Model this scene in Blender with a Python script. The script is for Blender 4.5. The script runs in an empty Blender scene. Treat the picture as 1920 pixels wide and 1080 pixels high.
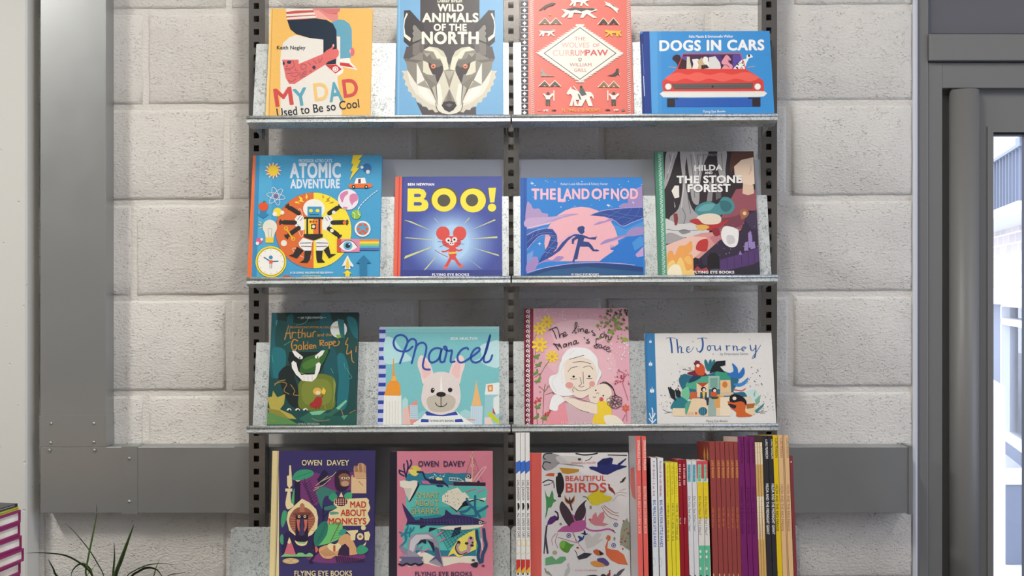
import bpy, bmesh, math, random
from mathutils import Vector, Matrix
random.seed(7)
SC = bpy.context.scene
COL = SC.collection
PI = math.pi
# ------------------------------------------------------------------ camera
CAM = Vector((0.0, -2.5, 1.4)); FPX = 2000.0
cd = bpy.data.cameras.new('camera'); cd.sensor_width = 36.0; cd.lens = 36.0 * FPX / 1920.0
cam = bpy.data.objects.new('camera', cd); COL.objects.link(cam)
cam.location = CAM; cam.rotation_euler = (PI / 2, 0, 0)
cd.clip_start = 0.02; cd.clip_end = 200
SC.camera = cam
# ------------------------------------------------------------------ sky, lamps, exposure
w = bpy.data.worlds.new('sky'); SC.world = w; w.use_nodes = True
bg = w.node_tree.nodes['Background']
sky = w.node_tree.nodes.new('ShaderNodeTexSky'); sky.sky_type = 'HOSEK_WILKIE'
sky.turbidity = 9.0; sky.sun_direction = (-0.5, 0.35, 0.8); sky.ground_albedo = 0.5
mx = w.node_tree.nodes.new('ShaderNodeMix'); mx.data_type = 'RGBA'
mx.inputs[0].default_value = 0.75; mx.inputs[7].default_value = (0.86, 0.93, 1.12, 1)
w.node_tree.links.new(sky.outputs[0], mx.inputs[6]); w.node_tree.links.new(mx.outputs[2], bg.inputs[0])
bg.inputs[1].default_value = 4.8
SC.view_settings.view_transform = 'Standard'; SC.view_settings.look = 'None'
SC.view_settings.exposure = 0.0; SC.view_settings.gamma = 1.0; SC.view_settings.use_curve_mapping = False
SC.cycles.max_bounces = 8; SC.cycles.diffuse_bounces = 3; SC.cycles.glossy_bounces = 3
SC.cycles.sample_clamp_indirect = 4.0
LAMP_Z = 2.88                            # x, y, watts, width, length
LAMPS = [(-2.1, -1.6, 47.0, .16, .5), (0.0, -1.1, 24.0, .14, .5), (2.1, -1.6, 16.0, .16, 1.2), (0.0, -3.1, 20.0, .12, 2.4)]
for lx, ly, pw, sx, sy in LAMPS:
    ld = bpy.data.lights.new('fluorescent_tube', 'AREA'); ld.shape = 'RECTANGLE'; ld.size = sx; ld.size_y = sy
    ld.energy = pw; ld.color = (1.0, 0.97, 0.91)
    lo = bpy.data.objects.new('fluorescent_tube', ld); COL.objects.link(lo); lo.location = (lx, ly, LAMP_Z)
pd = bpy.data.lights.new('window_daylight', 'AREA'); pd.shape = 'RECTANGLE'; pd.size = 3.1; pd.size_y = 1.9
pd.cycles.is_portal = True
po = bpy.data.objects.new('window_daylight', pd); COL.objects.link(po)
po.location = (3.06, -1.95, 1.6); po.rotation_euler = (PI / 2, 0, PI / 2)

# ------------------------------------------------------------------ helpers
def lin(c):
    return c / 12.92 if c <= 0.04045 else ((c + 0.055) / 1.055) ** 2.4
_hc = {}
def hexc(h):
    if h not in _hc:
        _hc[h] = tuple(lin(int(h[i:i + 2], 16) / 255) for i in (0, 2, 4)) + (1.0,)
    return _hc[h]
def pt(x, y, Y):                       # a picture point carried out to the plane Y
    k = (Y - CAM.y) / FPX
    return Vector(((x - 960) * k, Y, CAM.z + (540 - y) * k))
def fl(s):
    v = [float(a) for a in s.split()]
    return [(v[i], v[i + 1]) for i in range(0, len(v) - 1, 2)]

class M:                               # node material builder
    def __init__(s, name, col, rough=0.5, metal=0.0):
        s.m = bpy.data.materials.new(name); s.m.use_nodes = True
        s.t = s.m.node_tree; s.b = s.t.nodes['Principled BSDF']
        s.b.inputs['Base Color'].default_value = hexc(col) if isinstance(col, str) else col
        s.b.inputs['Roughness'].default_value = rough; s.b.inputs['Metallic'].default_value = metal
        s.tc = s.t.nodes.new('ShaderNodeTexCoord')
    def n(s, t, **kw):
        o = s.t.nodes.new(t)
        for k, v in kw.items():
            if k in o.inputs.keys(): o.inputs[k].default_value = v
            else: setattr(o, k, v)
        return o
    def l(s, a, b): s.t.links.new(a, b)
    def noise(s, scale, detail=4, rough=0.55, sx=(1, 1, 1)):
        mp = s.n('ShaderNodeMapping'); mp.inputs['Scale'].default_value = sx
        s.l(s.tc.outputs['Object'], mp.inputs[0])
        o = s.n('ShaderNodeTexNoise', Scale=scale, Detail=detail, Roughness=rough); s.l(mp.outputs[0], o.inputs['Vector'])
        return o.outputs['Fac']
    def ramp(s, src, stops):
        r = s.n('ShaderNodeValToRGB'); e = r.color_ramp.elements
        while len(e) < len(stops): e.new(0.5)
        for q, (p, c) in zip(e, stops):
            q.position = p; q.color = hexc(c) if isinstance(c, str) else (c, c, c, 1)
        s.l(src, r.inputs[0]); return r.outputs[0]
    def bump(s, src, strength, dist, prev=None):
        b = s.n('ShaderNodeBump', Strength=strength, Distance=dist); s.l(src, b.inputs['Height'])
        if prev: s.l(prev, b.inputs['Normal'])
        s.l(b.outputs[0], s.b.inputs['Normal']); return b.outputs[0]

def mat_paintwall():
    m = M('white_block_paint', 'e6e1da', 0.55)
    n1 = m.noise(3.0, 3); m.l(m.ramp(n1, [(0.3, 'e2ddd6'), (0.7, 'e9e5df')]), m.b.inputs['Base Color'])
    a = m.bump(m.noise(120, 6, 0.62, (1, 1, 1.5)), 1.0, 0.0034)
    mp = m.n('ShaderNodeMapping'); mp.inputs['Scale'].default_value = (1, 1, 1.6); m.l(m.tc.outputs['Object'], mp.inputs[0])
    wn = m.n('ShaderNodeTexNoise', Scale=160.0, Detail=3.0); m.l(m.tc.outputs['Object'], wn.inputs['Vector'])
    ad = m.n('ShaderNodeMix', data_type='RGBA'); ad.inputs[0].default_value = 0.012; m.l(mp.outputs[0], ad.inputs[6]); m.l(wn.outputs['Color'], ad.inputs[7])
    v = m.n('ShaderNodeTexVoronoi', Scale=125.0); m.l(ad.outputs[2], v.inputs['Vector'])
    q = m.n('ShaderNodeMath', operation='MAXIMUM'); m.l(m.ramp(v.outputs['Distance'], [(0.14, 0.0), (0.34, 1.0)]), q.inputs[0])
    m.l(m.ramp(m.noise(30, 4, 0.65), [(0.47, 1.0), (0.58, 0.0)]), q.inputs[1])
    sx = m.n('ShaderNodeSeparateXYZ'); m.l(m.tc.outputs['Object'], sx.inputs[0])     # the tooled mortar is smooth
    mr = m.n('ShaderNodeMapRange'); m.l(sx.outputs['Y'], mr.inputs[0]); mr.inputs[1].default_value = .002; mr.inputs[2].default_value = .004
    q2 = m.n('ShaderNodeMath', operation='MAXIMUM'); m.l(q.outputs[0], q2.inputs[0]); m.l(mr.outputs[0], q2.inputs[1])
    a = m.bump(q2.outputs[0], 0.75, 0.0038, a)
    m.bump(m.noise(14, 4), 0.3, 0.006, a)
    return m.m
def mat_plaster(name, c, pits=True):
    m = M(name, c, 0.6)
    a = m.bump(m.noise(60, 4), 0.15, 0.002)
    if pits:
        v = m.n('ShaderNodeTexVoronoi', Scale=26.0); m.l(m.tc.outputs['Object'], v.inputs['Vector'])
        m.bump(m.ramp(v.outputs['Distance'], [(0.05, 0.0), (0.09, 1.0)]), 0.6, 0.002, a)
    return m.m
def mat_galv(name, c0, c1, rough, scale, bump=0.12):
    m = M(name, c0, rough, 0.85)
    v = m.n('ShaderNodeTexVoronoi', Scale=scale); v.inputs['Randomness'].default_value = 1.0
    w_ = m.n('ShaderNodeTexNoise', Scale=scale * 0.5, Detail=3.0); m.l(m.tc.outputs['Object'], w_.inputs['Vector'])
    ad = m.n('ShaderNodeMix', data_type='RGBA'); ad.inputs[0].default_value = 0.06
    m.l(m.tc.outputs['Object'], ad.inputs[6]); m.l(w_.outputs['Color'], ad.inputs[7]); m.l(ad.outputs[2], v.inputs['Vector'])
    bw = m.n('ShaderNodeRGBToBW'); m.l(v.outputs['Color'], bw.inputs[0])
    mxn = m.n('ShaderNodeMath', operation='ADD'); m.l(bw.outputs[0], mxn.inputs[0]); m.l(m.noise(scale * 2.2, 3), mxn.inputs[1])
    m.l(m.ramp(mxn.outputs[0], [(0.55, c0), (0.95, c1)]), m.b.inputs['Base Color'])
    rr = m.n('ShaderNodeMapRange'); m.l(bw.outputs[0], rr.inputs[0]); rr.inputs[3].default_value = rough - 0.08; rr.inputs[4].default_value = rough + 0.1
    m.l(rr.outputs[0], m.b.inputs['Roughness'])
    m.bump(mxn.outputs[0], bump, 0.001)
    return m.m
def mat_print():
    m = M('printed_board', 'ffffff', 0.42)
    a = m.n('ShaderNodeAttribute', attribute_name='Col')
    h = m.n('ShaderNodeHueSaturation'); h.inputs['Saturation'].default_value = 1.0
    m.l(a.outputs['Color'], h.inputs['Color'])
    mp = m.n('ShaderNodeMapRange'); m.l(m.noise(220, 3), mp.inputs[0]); mp.inputs[3].default_value = 0.86; mp.inputs[4].default_value = 0.95
    m.l(mp.outputs[0], h.inputs['Value'])
    m.l(h.outputs[0], m.b.inputs['Base Color'])
    m.b.inputs['Specular IOR Level'].default_value = 0.35
    return m.m
def mat_pages():
    m = M('page_edges', 'e9e3d6', 0.8)
    m.l(m.ramp(m.noise(40, 2, 0.5, (1, 60, 1)), [(0.3, 'd8d0c0'), (0.7, 'f0ebe0')]), m.b.inputs['Base Color']); return m.m
def mat_simple(name, c, rough=0.5, metal=0.0, bump=0.05, scale=120):
    m = M(name, c, rough, metal); m.bump(m.noise(scale, 3), bump, 0.001); return m.m
def mat_brush(name, c, rough, metal):
    m = M(name, c, rough, metal)
    n1 = m.noise(6, 4, 0.6)
    rr = m.n('ShaderNodeMapRange'); m.l(n1, rr.inputs[0]); rr.inputs[3].default_value = rough - 0.07; rr.inputs[4].default_value = rough + 0.09
    m.l(rr.outputs[0], m.b.inputs['Roughness'])
    m.bump(m.noise(500, 2), 0.05, 0.0004); return m.m
def mat_glass(name):
    m = bpy.data.materials.new(name); m.use_nodes = True; t = m.node_tree; t.nodes.clear()
    o = t.nodes.new('ShaderNodeOutputMaterial'); mxs = t.nodes.new('ShaderNodeMixShader')
    tr = t.nodes.new('ShaderNodeBsdfTransparent'); tr.inputs[0].default_value = (0.93, 0.95, 0.99, 1)
    g = t.nodes.new('ShaderNodeBsdfGlossy'); g.inputs['Roughness'].default_value = 0.02
    f = t.nodes.new('ShaderNodeFresnel'); f.inputs[0].default_value = 1.45
    t.links.new(f.outputs[0], mxs.inputs[0]); t.links.new(tr.outputs[0], mxs.inputs[1]); t.links.new(g.outputs[0], mxs.inputs[2])
    t.links.new(mxs.outputs[0], o.inputs[0]); return m
def mat_brick():
    m = M('pale_brick', 'cfc6bd', 0.8)
    b = m.n('ShaderNodeTexBrick', Scale=1.0); b.inputs['Color1'].default_value = hexc('cbbfb6'); b.inputs['Color2'].default_value = hexc('bcb2ab')
    b.inputs['Mortar'].default_value = hexc('e2ddd8'); b.inputs['Mortar Size'].default_value = 0.006
    b.inputs['Brick Width'].default_value = 0.225; b.inputs['Row Height'].default_value = 0.075
    mp = m.n('ShaderNodeMapping'); mp.inputs['Rotation'].default_value = (PI / 2, 0, 0)
    m.l(m.tc.outputs['Object'], mp.inputs[0]); m.l(mp.outputs[0], b.inputs['Vector'])
    m.l(b.outputs['Color'], m.b.inputs['Base Color']); m.bump(b.outputs['Fac'], 0.3, 0.004); return m.m

MT = dict(
    wall=mat_paintwall(), plaster=mat_plaster('smooth_white_plaster', 'd2d1cb'), bead=mat_plaster('white_corner_plaster', 'dcdee6', False),
    galv=mat_galv('galvanised_sheet', '959b9c', 'd2d6d5', 0.42, 165.0, 0.35), trunk=mat_brush('zinc_plated_steel', 'a6a8a8', 0.36, 0.72),
    upright=mat_brush('dark_grey_enamel', '8f8b87', 0.26, 0.75), brace=mat_simple('light_grey_enamel', 'b9bcc4', 0.5),
    print=mat_print(), pages=mat_pages(), frame=mat_simple('grey_powder_coat', '7b7a79', 0.45), framed=mat_simple('dark_grey_powder_coat', '65646b', 0.5),
    dark=mat_simple('black_rubber_and_shade', '17161a', 0.6), glass=mat_glass('clear_glass'), brick=mat_brick(), bolt=mat_simple('dull_steel', '3a3836', 0.45, 0.7),
    white=mat_simple('white_paint', 'e6e6e6', 0.5), floor=mat_simple('grey_vinyl', '6e6b67', 0.5), ceil=mat_simple('white_ceiling_paint', 'b4b2ae', 0.8), room=mat_simple('grey_room_paint', 'b7b4b0', 0.7),
    paving=mat_simple('pale_paving', 'c9c8c8', 0.8), leaf=None, pot=mat_simple('terracotta', 'a0603f', 0.8), soil=mat_simple('dark_soil', '2a1f18', 0.9),
    wood=mat_simple('pale_birch', 'b99a72', 0.5), slate=mat_simple('slate_grey', '6f7580', 0.5), stem=mat_simple('plant_stem', '6b5a3c', 0.8))
_m = M('plant_leaf', '3a4f24', 0.4)
_m.l(_m.ramp(_m.noise(9, 3, 0.5), [(0.35, '26351b'), (0.6, '4d6a2a'), (0.8, '4a3a3c')]), _m.b.inputs['Base Color']); MT['leaf'] = _m.m

def tag(o, label, cat=None, group=None, kind=None):
    if label: o['label'] = label
    if cat: o['category'] = cat
    if group: o['group'] = group
    if kind: o['kind'] = kind
    return o
def thing(name, label, cat, mat=None, loc=(0, 0, 0), group=None, kind=None):
    o = bpy.data.objects.new(name, None); COL.objects.link(o); o.empty_display_size = 0.05
    if mat is not None: o.matrix_world = mat
    else: o.location = loc
    return tag(o, label, cat, group, kind)
def mesh(name, bm, mat, parent=None, smooth=False, bevel=0.0):
    bmesh.ops.recalc_face_normals(bm, faces=bm.faces[:])
    me = bpy.data.meshes.new(name); bm.to_mesh(me); bm.free()
    me.materials.append(mat)
    o = bpy.data.objects.new(name, me); COL.objects.link(o)
    if parent: o.parent = parent
    if smooth:
        for p in me.polygons: p.use_smooth = True
    if bevel:
        b = o.modifiers.new('bevel', 'BEVEL'); b.width = bevel; b.segments = 2; b.limit_method = 'ANGLE'
    return o
def box(bm, x0, x1, y0, y1, z0, z1):
    vs = [bm.verts.new((x, y, z)) for x in (x0, x1) for y in (y0, y1) for z in (z0, z1)]
    for f in ((0, 1, 3, 2), (4, 6, 7, 5), (0, 4, 5, 1), (2, 3, 7, 6), (0, 2, 6, 4), (1, 5, 7, 3)):
        bm.faces.new([vs[i] for i in f])
def BX(*a):
    bm = bmesh.new(); box(bm, *a); return bm
def prism(bm, pts, axis, a, b):        # polygon in the two other axes, extruded along axis
    def co(p, t):
        return {'x': (t, p[0], p[1]), 'y': (p[0], t, p[1]), 'z': (p[0], p[1], t)}[axis]
    A = [bm.verts.new(co(p, a)) for p in pts]; B = [bm.verts.new(co(p, b)) for p in pts]
    bm.faces.new(A); bm.faces.new(B[::-1])
    for i in range(len(pts)):
        j = (i + 1) % len(pts); bm.faces.new([A[i], A[j], B[j], B[i]])
def cyl(bm, c, axis, r, h, n=16, r2=None):
    r2 = r if r2 is None else r2
    R = {'z': Matrix.Identity(3), 'x': Matrix.Rotation(PI / 2, 3, 'Y'), 'y': Matrix.Rotation(-PI / 2, 3, 'X')}[axis]
    A = [bm.verts.new(Vector(c) + R @ Vector((r * math.cos(2 * PI * i / n), r * math.sin(2 * PI * i / n), 0))) for i in range(n)]
    B = [bm.verts.new(Vector(c) + R @ Vector((r2 * math.cos(2 * PI * i / n), r2 * math.sin(2 * PI * i / n), h))) for i in range(n)]
    bm.faces.new(A[::-1]); bm.faces.new(B)
    for i in range(n):
        j = (i + 1) % n; bm.faces.new([A[i], A[j], B[j], B[i]])
def struct(name, bm, mat, label, cat, **kw):
    return tag(mesh(name, bm, mat, **kw), label, cat, kind='structure')

# ------------------------------------------------------------------ room shell
SL = 0.0062                             # the courses run up slightly to the right
def wall_blocks():
    bm = bmesh.new(); rnd = random.Random(3)
    X0, X1 = -2.98, pt(1712, 0, 0).x
    pitch = 179.2 * 0.00125; ztop = CAM.z + (540 - 17) * 0.00125
    js = [ztop + pitch * k for k in range(-12, 7)]
    v = [bm.verts.new(c) for c in ((X0, .0055, 0), (X1, .0055, 0), (X1, .0055, 3.0), (X0, .0055, 3.0))]; bm.faces.new(v)
    for i in range(len(js) - 1):
        z0, z1 = js[i], js[i + 1]
        k = i - 12                       # course whose foot is joint k
        off = (272 if k % 2 == 1 else 428)
        off += {-1: 0, -2: -4, -3: -22}.get(k, 0)
        xs = []
        x = (off - 960) * 0.00125
        while x > X0: x -= 0.44
        xs = [X0]
        x += 0.44
        while x < X1 - 0.12: xs.append(x); x += 0.44
        xs.append(X1)
        for a, b in zip(xs, xs[1:]):
            g = 0.007
            a_, b_ = a + g, (b - g if b < X1 else b)
            zz0, zz1 = max(z0 + g, 0.001), min(z1 - g, 2.999)
            if zz1 - zz0 < 0.02: continue
            def loop(ins, y):
                nx, nz = 10, 5; P_ = []
                xa, xb, za, zb = a_ + ins, b_ - ins, zz0 + ins, zz1 - ins
                for q in range(nx): P_.append((xa + (xb - xa) * q / nx, za))
                for q in range(nz): P_.append((xb, za + (zb - za) * q / nz))
                for q in range(nx): P_.append((xb - (xb - xa) * q / nx, zb))
                for q in range(nz): P_.append((xa, zb - (zb - za) * q / nz))
                return [bm.verts.new((min(px_ + rnd.uniform(-.0012, .0012), X1), y + rnd.uniform(-.0003, .0003), pz_ + px_ * SL + rnd.uniform(-.0012, .0012))) for px_, pz_ in P_]
            A = loop(0, .0054); B = loop(.0028, .0018); C_ = loop(.0075, 0)
            for s, t in ((A, B), (B, C_)):
                for q in range(len(s)):
                    r = (q + 1) % len(s); bm.faces.new([s[q], s[r], t[r], t[q]])
            bm.faces.new(C_)
    return bm
struct('wall_back', wall_blocks(), MT['wall'], 'white painted concrete block wall behind the shelving', 'wall', smooth=True)
struct('floor', BX(-3, 3.1, -5, 0.1, -0.05, 0), MT['floor'], 'grey floor of the shop, below the picture', 'floor')
struct('ceiling', BX(-3, 3.1, -5, 0.1, 3.0, 3.05), MT['ceil'], 'white ceiling of the shop, above the picture', 'ceiling')
struct('wall_rear', BX(-3, 3.1, -5.1, -5, 0, 3), MT['room'], 'plain wall behind the viewer', 'wall')
struct('wall_far_left', BX(-3.1, -3, -5, 0.1, 0, 3), MT['room'], 'plain wall at the far left end of the shop', 'wall')
px_r = pt(50, 0, -.055).x
bm = bmesh.new(); prism(bm, [(-3, -.0005), (-3, -.055), (px_r - .004, -.055), (px_r, -.051), (px_r + .004, -.0005)], 'z', 0, 3.0)
struct('wall_left', bm, MT['plaster'], 'smooth white plastered pier at the left edge of the picture', 'wall')

# right: corner bead, door frame, door
Z = lambda y, Y=0.0: pt(0, y, Y).z
X = lambda x, Y=0.0: pt(x, 0, Y).x
bm = bmesh.new(); prism(bm, [(X(1711.5), .06), (X(1711.5), -.001), (X(1716), -.0025), (X(1721), .002), (X(1723), .012), (X(1723), .06)], 'z', 0, 3)
struct('trim_1', bm, MT['bead'], 'white plaster corner bead between block wall and door frame', 'trim', smooth=False)
bm = bmesh.new(); box(bm, X(1722.6), X(1745), .014, .09, 0, 3)
struct('trim_2', bm, MT['frame'], 'grey outer door frame post beside the block wall', 'door frame', bevel=.002)
struct('wall_transom', BX(X(1745, .03), 2.4, .03, .09, Z(63, .03), 3), MT['framed'], 'dark grey panel above the door frame', 'panel')
struct('trim_3', BX(X(1745), 2.4, .008, .08, Z(112), Z(62)), MT['frame'], 'upper grey horizontal rail of the door frame', 'door frame', bevel=.002)
struct('trim_4', BX(X(1745), 2.4, .05, .09, Z(118, .05), Z(110, .05)), MT['dark'], 'black strip painting the shadow line under the upper door frame rail', 'shadow line')  # black strip put in as the shadow line of the recess below the rail
bm = bmesh.new(); box(bm, X(1745), X(1767, .02), .02, .09, 0, Z(117, .02)); box(bm, X(1767, .02), 2.4, .021, .09, Z(165, .02), Z(117, .02))
struct('trim_5', bm, MT['frame'], 'inner grey door frame of jamb and lower header', 'door frame', bevel=.0015)
struct('trim_6', BX(X(1766, .05), X(1783, .06), .055, .09, 0, Z(166, .05)), MT['frame'], 'recessed grey strip between door jamb and round post', 'trim')
dr = thing('door_1', 'grey aluminium glazed door at the right edge of the picture', 'door', loc=(X(1808, .03), .03, 0), kind='structure')
def local(o, bm):
    bmesh.ops.translate(bm, verts=bm.verts[:], vec=-Vector(o.location)); return bm
bm = bmesh.new(); cyl(bm, (X(1808, .03), .032, 0.01), 'z', 26.3 * .001265, Z(168.5, .02) - .01, 48)
o = mesh('hinge_post', local(dr, bm), MT['frame'], dr, smooth=False)
for p in o.data.polygons: p.use_smooth = len(p.vertices) == 4
gx0, gx1, gz0, gz1 = X(1862, .04), X(1933, .04), .12, Z(248, .04)
bm = bmesh.new(); dy = (.04, .085); dx0, dx1, dz1 = X(1830, .04), X(1990, .04), Z(166.5, .04)
box(bm, dx0, gx0, *dy, .01, dz1); box(bm, gx1, dx1, *dy, .01, dz1); box(bm, gx0, gx1, *dy, gz1, dz1); box(bm, gx0, gx1, *dy, .01, gz0)
mesh('door_leaf', local(dr, bm), MT['frame'], dr)
bm = bmesh.new()
t_ = .004
for a in ((gx0 - .014, gx0, gz0, gz1 + .014), (gx1, gx1 + .014, gz0, gz1 + .014), (gx0, gx1, gz1, gz1 + .014)):
    box(bm, a[0], a[1], .0375, .0395, a[2], a[3])
mesh('glazing_bead', local(dr, bm), MT['frame'], dr)
bm = bmesh.new()
box(bm, gx0, gx0 + .003, .045, .08, gz0, gz1); box(bm, gx1 - .003, gx1, .045, .08, gz0, gz1); box(bm, gx0, gx1, .045, .08, gz1 - .005, gz1)
mesh('glazing_seal', local(dr, bm), MT['dark'], dr)
mesh('glass_pane', local(dr, BX(gx0 + .001, gx1 - .001, .06, .064, gz0, gz1 - .001)), MT['glass'], dr)
struct('wall_right', BX(dx1, 3.1, .03, .1, 0, 3), MT['white'], 'wall to the right of the glazed door, outside the picture', 'wall')
bm = bmesh.new()
box(bm, 3.0, 3.1, -5, -3.5, 0, 3); box(bm, 3.0, 3.1, -.4, .1, 0, 3); box(bm, 3.0, 3.1, -3.5, -.4, 0, .65); box(bm, 3.0, 3.1, -3.5, -.4, 2.55, 3)
struct('wall_window_side', bm, MT['room'], 'side wall with a wide window, to the right of the picture', 'wall')
bm = bmesh.new()
for y in (-3.5, -1.97, -.44): box(bm, 3.03, 3.08, y, y + .04, .65, 2.55)
box(bm, 3.03, 3.08, -3.5, -.4, .65, .7); box(bm, 3.03, 3.08, -3.5, -.4, 2.5, 2.55)
wn = struct('window_1', bm, MT['frame'], 'grey framed window in the side wall, right of the picture', 'window')
mesh('window_pane', BX(3.05, 3.054, -3.46, -.44, .7, 2.5), MT['glass'], wn)
for i, (lx, ly, pw, sx, sy) in enumerate(LAMPS):
    bm = bmesh.new(); hx, hy = sx / 2 + .02, sy / 2 + .02
    prism(bm, [(lx - hx, LAMP_Z + .004), (lx + hx, LAMP_Z + .004), (lx + hx - .02, 2.9995), (lx - hx + .02, 2.9995)], 'y', ly - hy, ly + hy)
    tag(mesh('ceiling_light', bm, MT['white']), ['leftmost long', 'short middle', 'rightmost long', 'rearmost'][i] + ' white fluorescent ceiling light, above the picture', 'lamp', 'ceiling lights')

# ------------------------------------------------------------------ cable trunking on the wall
TF = -.05
tk = thing('cable_trunking', 'grey zinc steel cable trunking, an L along the wall behind the shelving', 'trunking', loc=(X(137, TF), TF, Z(900, TF)))
xl, xr, zt, zb = X(75.5, TF), X(198.5, TF), Z(838, TF), Z(962, TF)
bm = bmesh.new(); box(bm, xl, xr, TF, -.001, zt, 2.999); mesh('vertical_run', local(tk, bm), MT['trunk'], tk, bevel=.0012)
bm = bmesh.new(); box(bm, xl, X(1703, TF), TF, -.001, zb, zt); mesh('horizontal_run', local(tk, bm), MT['trunk'], tk, bevel=.0012)
bm = bmesh.new(); box(bm, xl - .001, xr + .0012, TF - .0012, -.0015, Z(838, TF) + .0005, Z(778.5, TF)); mesh('joint_sleeve', local(tk, bm), MT['trunk'], tk)
bm = bmesh.new(); box(bm, X(228, TF), X(258, TF), TF - .0012, -.0015, zb - .002, zt + .0012); mesh('joint_sleeve', local(tk, bm), MT['trunk'], tk)
for sx in (440, 880, 1330):
    bm = bmesh.new(); box(bm, X(sx, TF), X(sx + 28, TF), TF - .001, -.0015, zb - .001, zt + .001); mesh('joint_sleeve', local(tk, bm), MT['trunk'], tk)
bm = bmesh.new(); box(bm, X(1703, TF), X(1710.5, TF), TF - .002, -.0015, zb - .003, zt + .003); mesh('end_cap', local(tk, bm), MT['trunk'], tk)
for sx, sy in ((96, 794), (176, 794), (95, 830), (176, 829), (93, 844), (177, 844), (242.5, 859.5), (242.5, 940)):
    c = pt(sx, sy, TF); bm = bmesh.new(); cyl(bm, (c.x, TF - .0012, c.z), 'y', .0042, -.0012, 12); cyl(bm, (c.x, TF - .0024, c.z), 'y', .0034, -.0012, 12, .0018)
    mesh('screw', local(tk, bm), MT['trunk'], tk)

# ------------------------------------------------------------------ shelving frame
UF, UB = -.09, -.054
sh = thing('shelving_frame', 'dark grey slotted steel uprights carrying the galvanised book shelves', 'shelving', loc=(0, UF, 0))
PITCH = 24.25 * (UF - CAM.y) / FPX
for x0, x1, y0 in ((466.5, 497, 11.3), (944.5, 973.5, 9.5), (1428, 1457, 8.5)):
    a, b = X(x0, UF), X(x1, UF); c = (a + b) / 2 - .0012; hw, hh = .006, .0068
    bm = bmesh.new(); top = 2.62
    box(bm, a, c - hw, UF, UF + .002, 0, top); box(bm, c + hw, b, UF, UF + .002, 0, top)
    z = Z(y0, UF) + PITCH * 17
    while z > top: z -= PITCH
    box(bm, c - hw, c + hw, UF, UF + .002, z + hh, top)
    while z - PITCH > 0.02:
        box(bm, c - hw, c + hw, UF, UF + .002, z - PITCH + hh, z - hh); z -= PITCH
    box(bm, c - hw, c + hw, UF, UF + .002, 0, z - hh)
    box(bm, a, a + .002, UF + .002, UB, 0, top); box(bm, b - .002, b, UF + .002, UB, 0, top); box(bm, a, b, UB - .002, UB, 0, top)
    mesh('upright', local(sh, bm), MT['upright'], sh)
for x0, x1 in ((497.3, 944.2), (973.8, 1427.7)):
    Yb = UF + .003
    mesh('brace_panel', local(sh, BX(X(x0, UF) , X(x1, UF), Yb, Yb + .002, Z(478, Yb), Z(299, Yb))), MT['brace'], sh)
for bx, by in ((959, 322), (959, 347), (1441.5, 319), (1441.5, 343)):
    c = pt(bx, by, UF); bm = bmesh.new(); cyl(bm, (c.x, UF - .003, c.z), 'y', .0052, .005, 6); mesh('bolt', local(sh, bm), MT['bolt'], sh)

# ------------------------------------------------------------------ galvanised shelves
ROLL = math.radians(0.26)
class Frame:
    def __init__(s, Oy, tilt, ylip, depth, lip, ycal=960):
        s.t = math.radians(tilt); s.R = Matrix.Rotation(-ROLL, 3, 'Y') @ Matrix.Rotation(-s.t, 3, 'X')
        s.u = s.R @ Vector((1, 0, 0)); s.n = -(s.R @ Vector((0, 1, 0))); s.v = s.R @ Vector((0, 0, 1))
        s.depth, s.lip = depth, lip
        s.O = Vector((0, Oy, 0)); tip = s.n * depth + s.v * lip
        s.O.z = pt(960, ylip, Oy + tip.y).z - tip.z
    def uv(s, x, y, n=0.0):
        d = Vector(((x - 960) / FPX, 1, (540 - y) / FPX)); O = s.O + s.n * n
        k = (O - CAM).dot(s.n) / d.dot(s.n); P_ = CAM + d * k - O
        return P_.dot(s.u), P_.dot(s.v)
    def mat(s, u=0.0, v=0.0, n=0.0):
        return Matrix.Translation(s.O + s.u * u + s.v * v + s.n * n) @ s.R.to_4x4()
F1 = Frame(-.155, 12, 215.5, .037, .0135)
F2 = Frame(-.155, 12, 517.5, .037, .0135)
F3 = Frame(-.155, 12, 796.0, .037, .0135)
F4 = Frame(-.205, 7.5, 1094, .178, .012)
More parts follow.
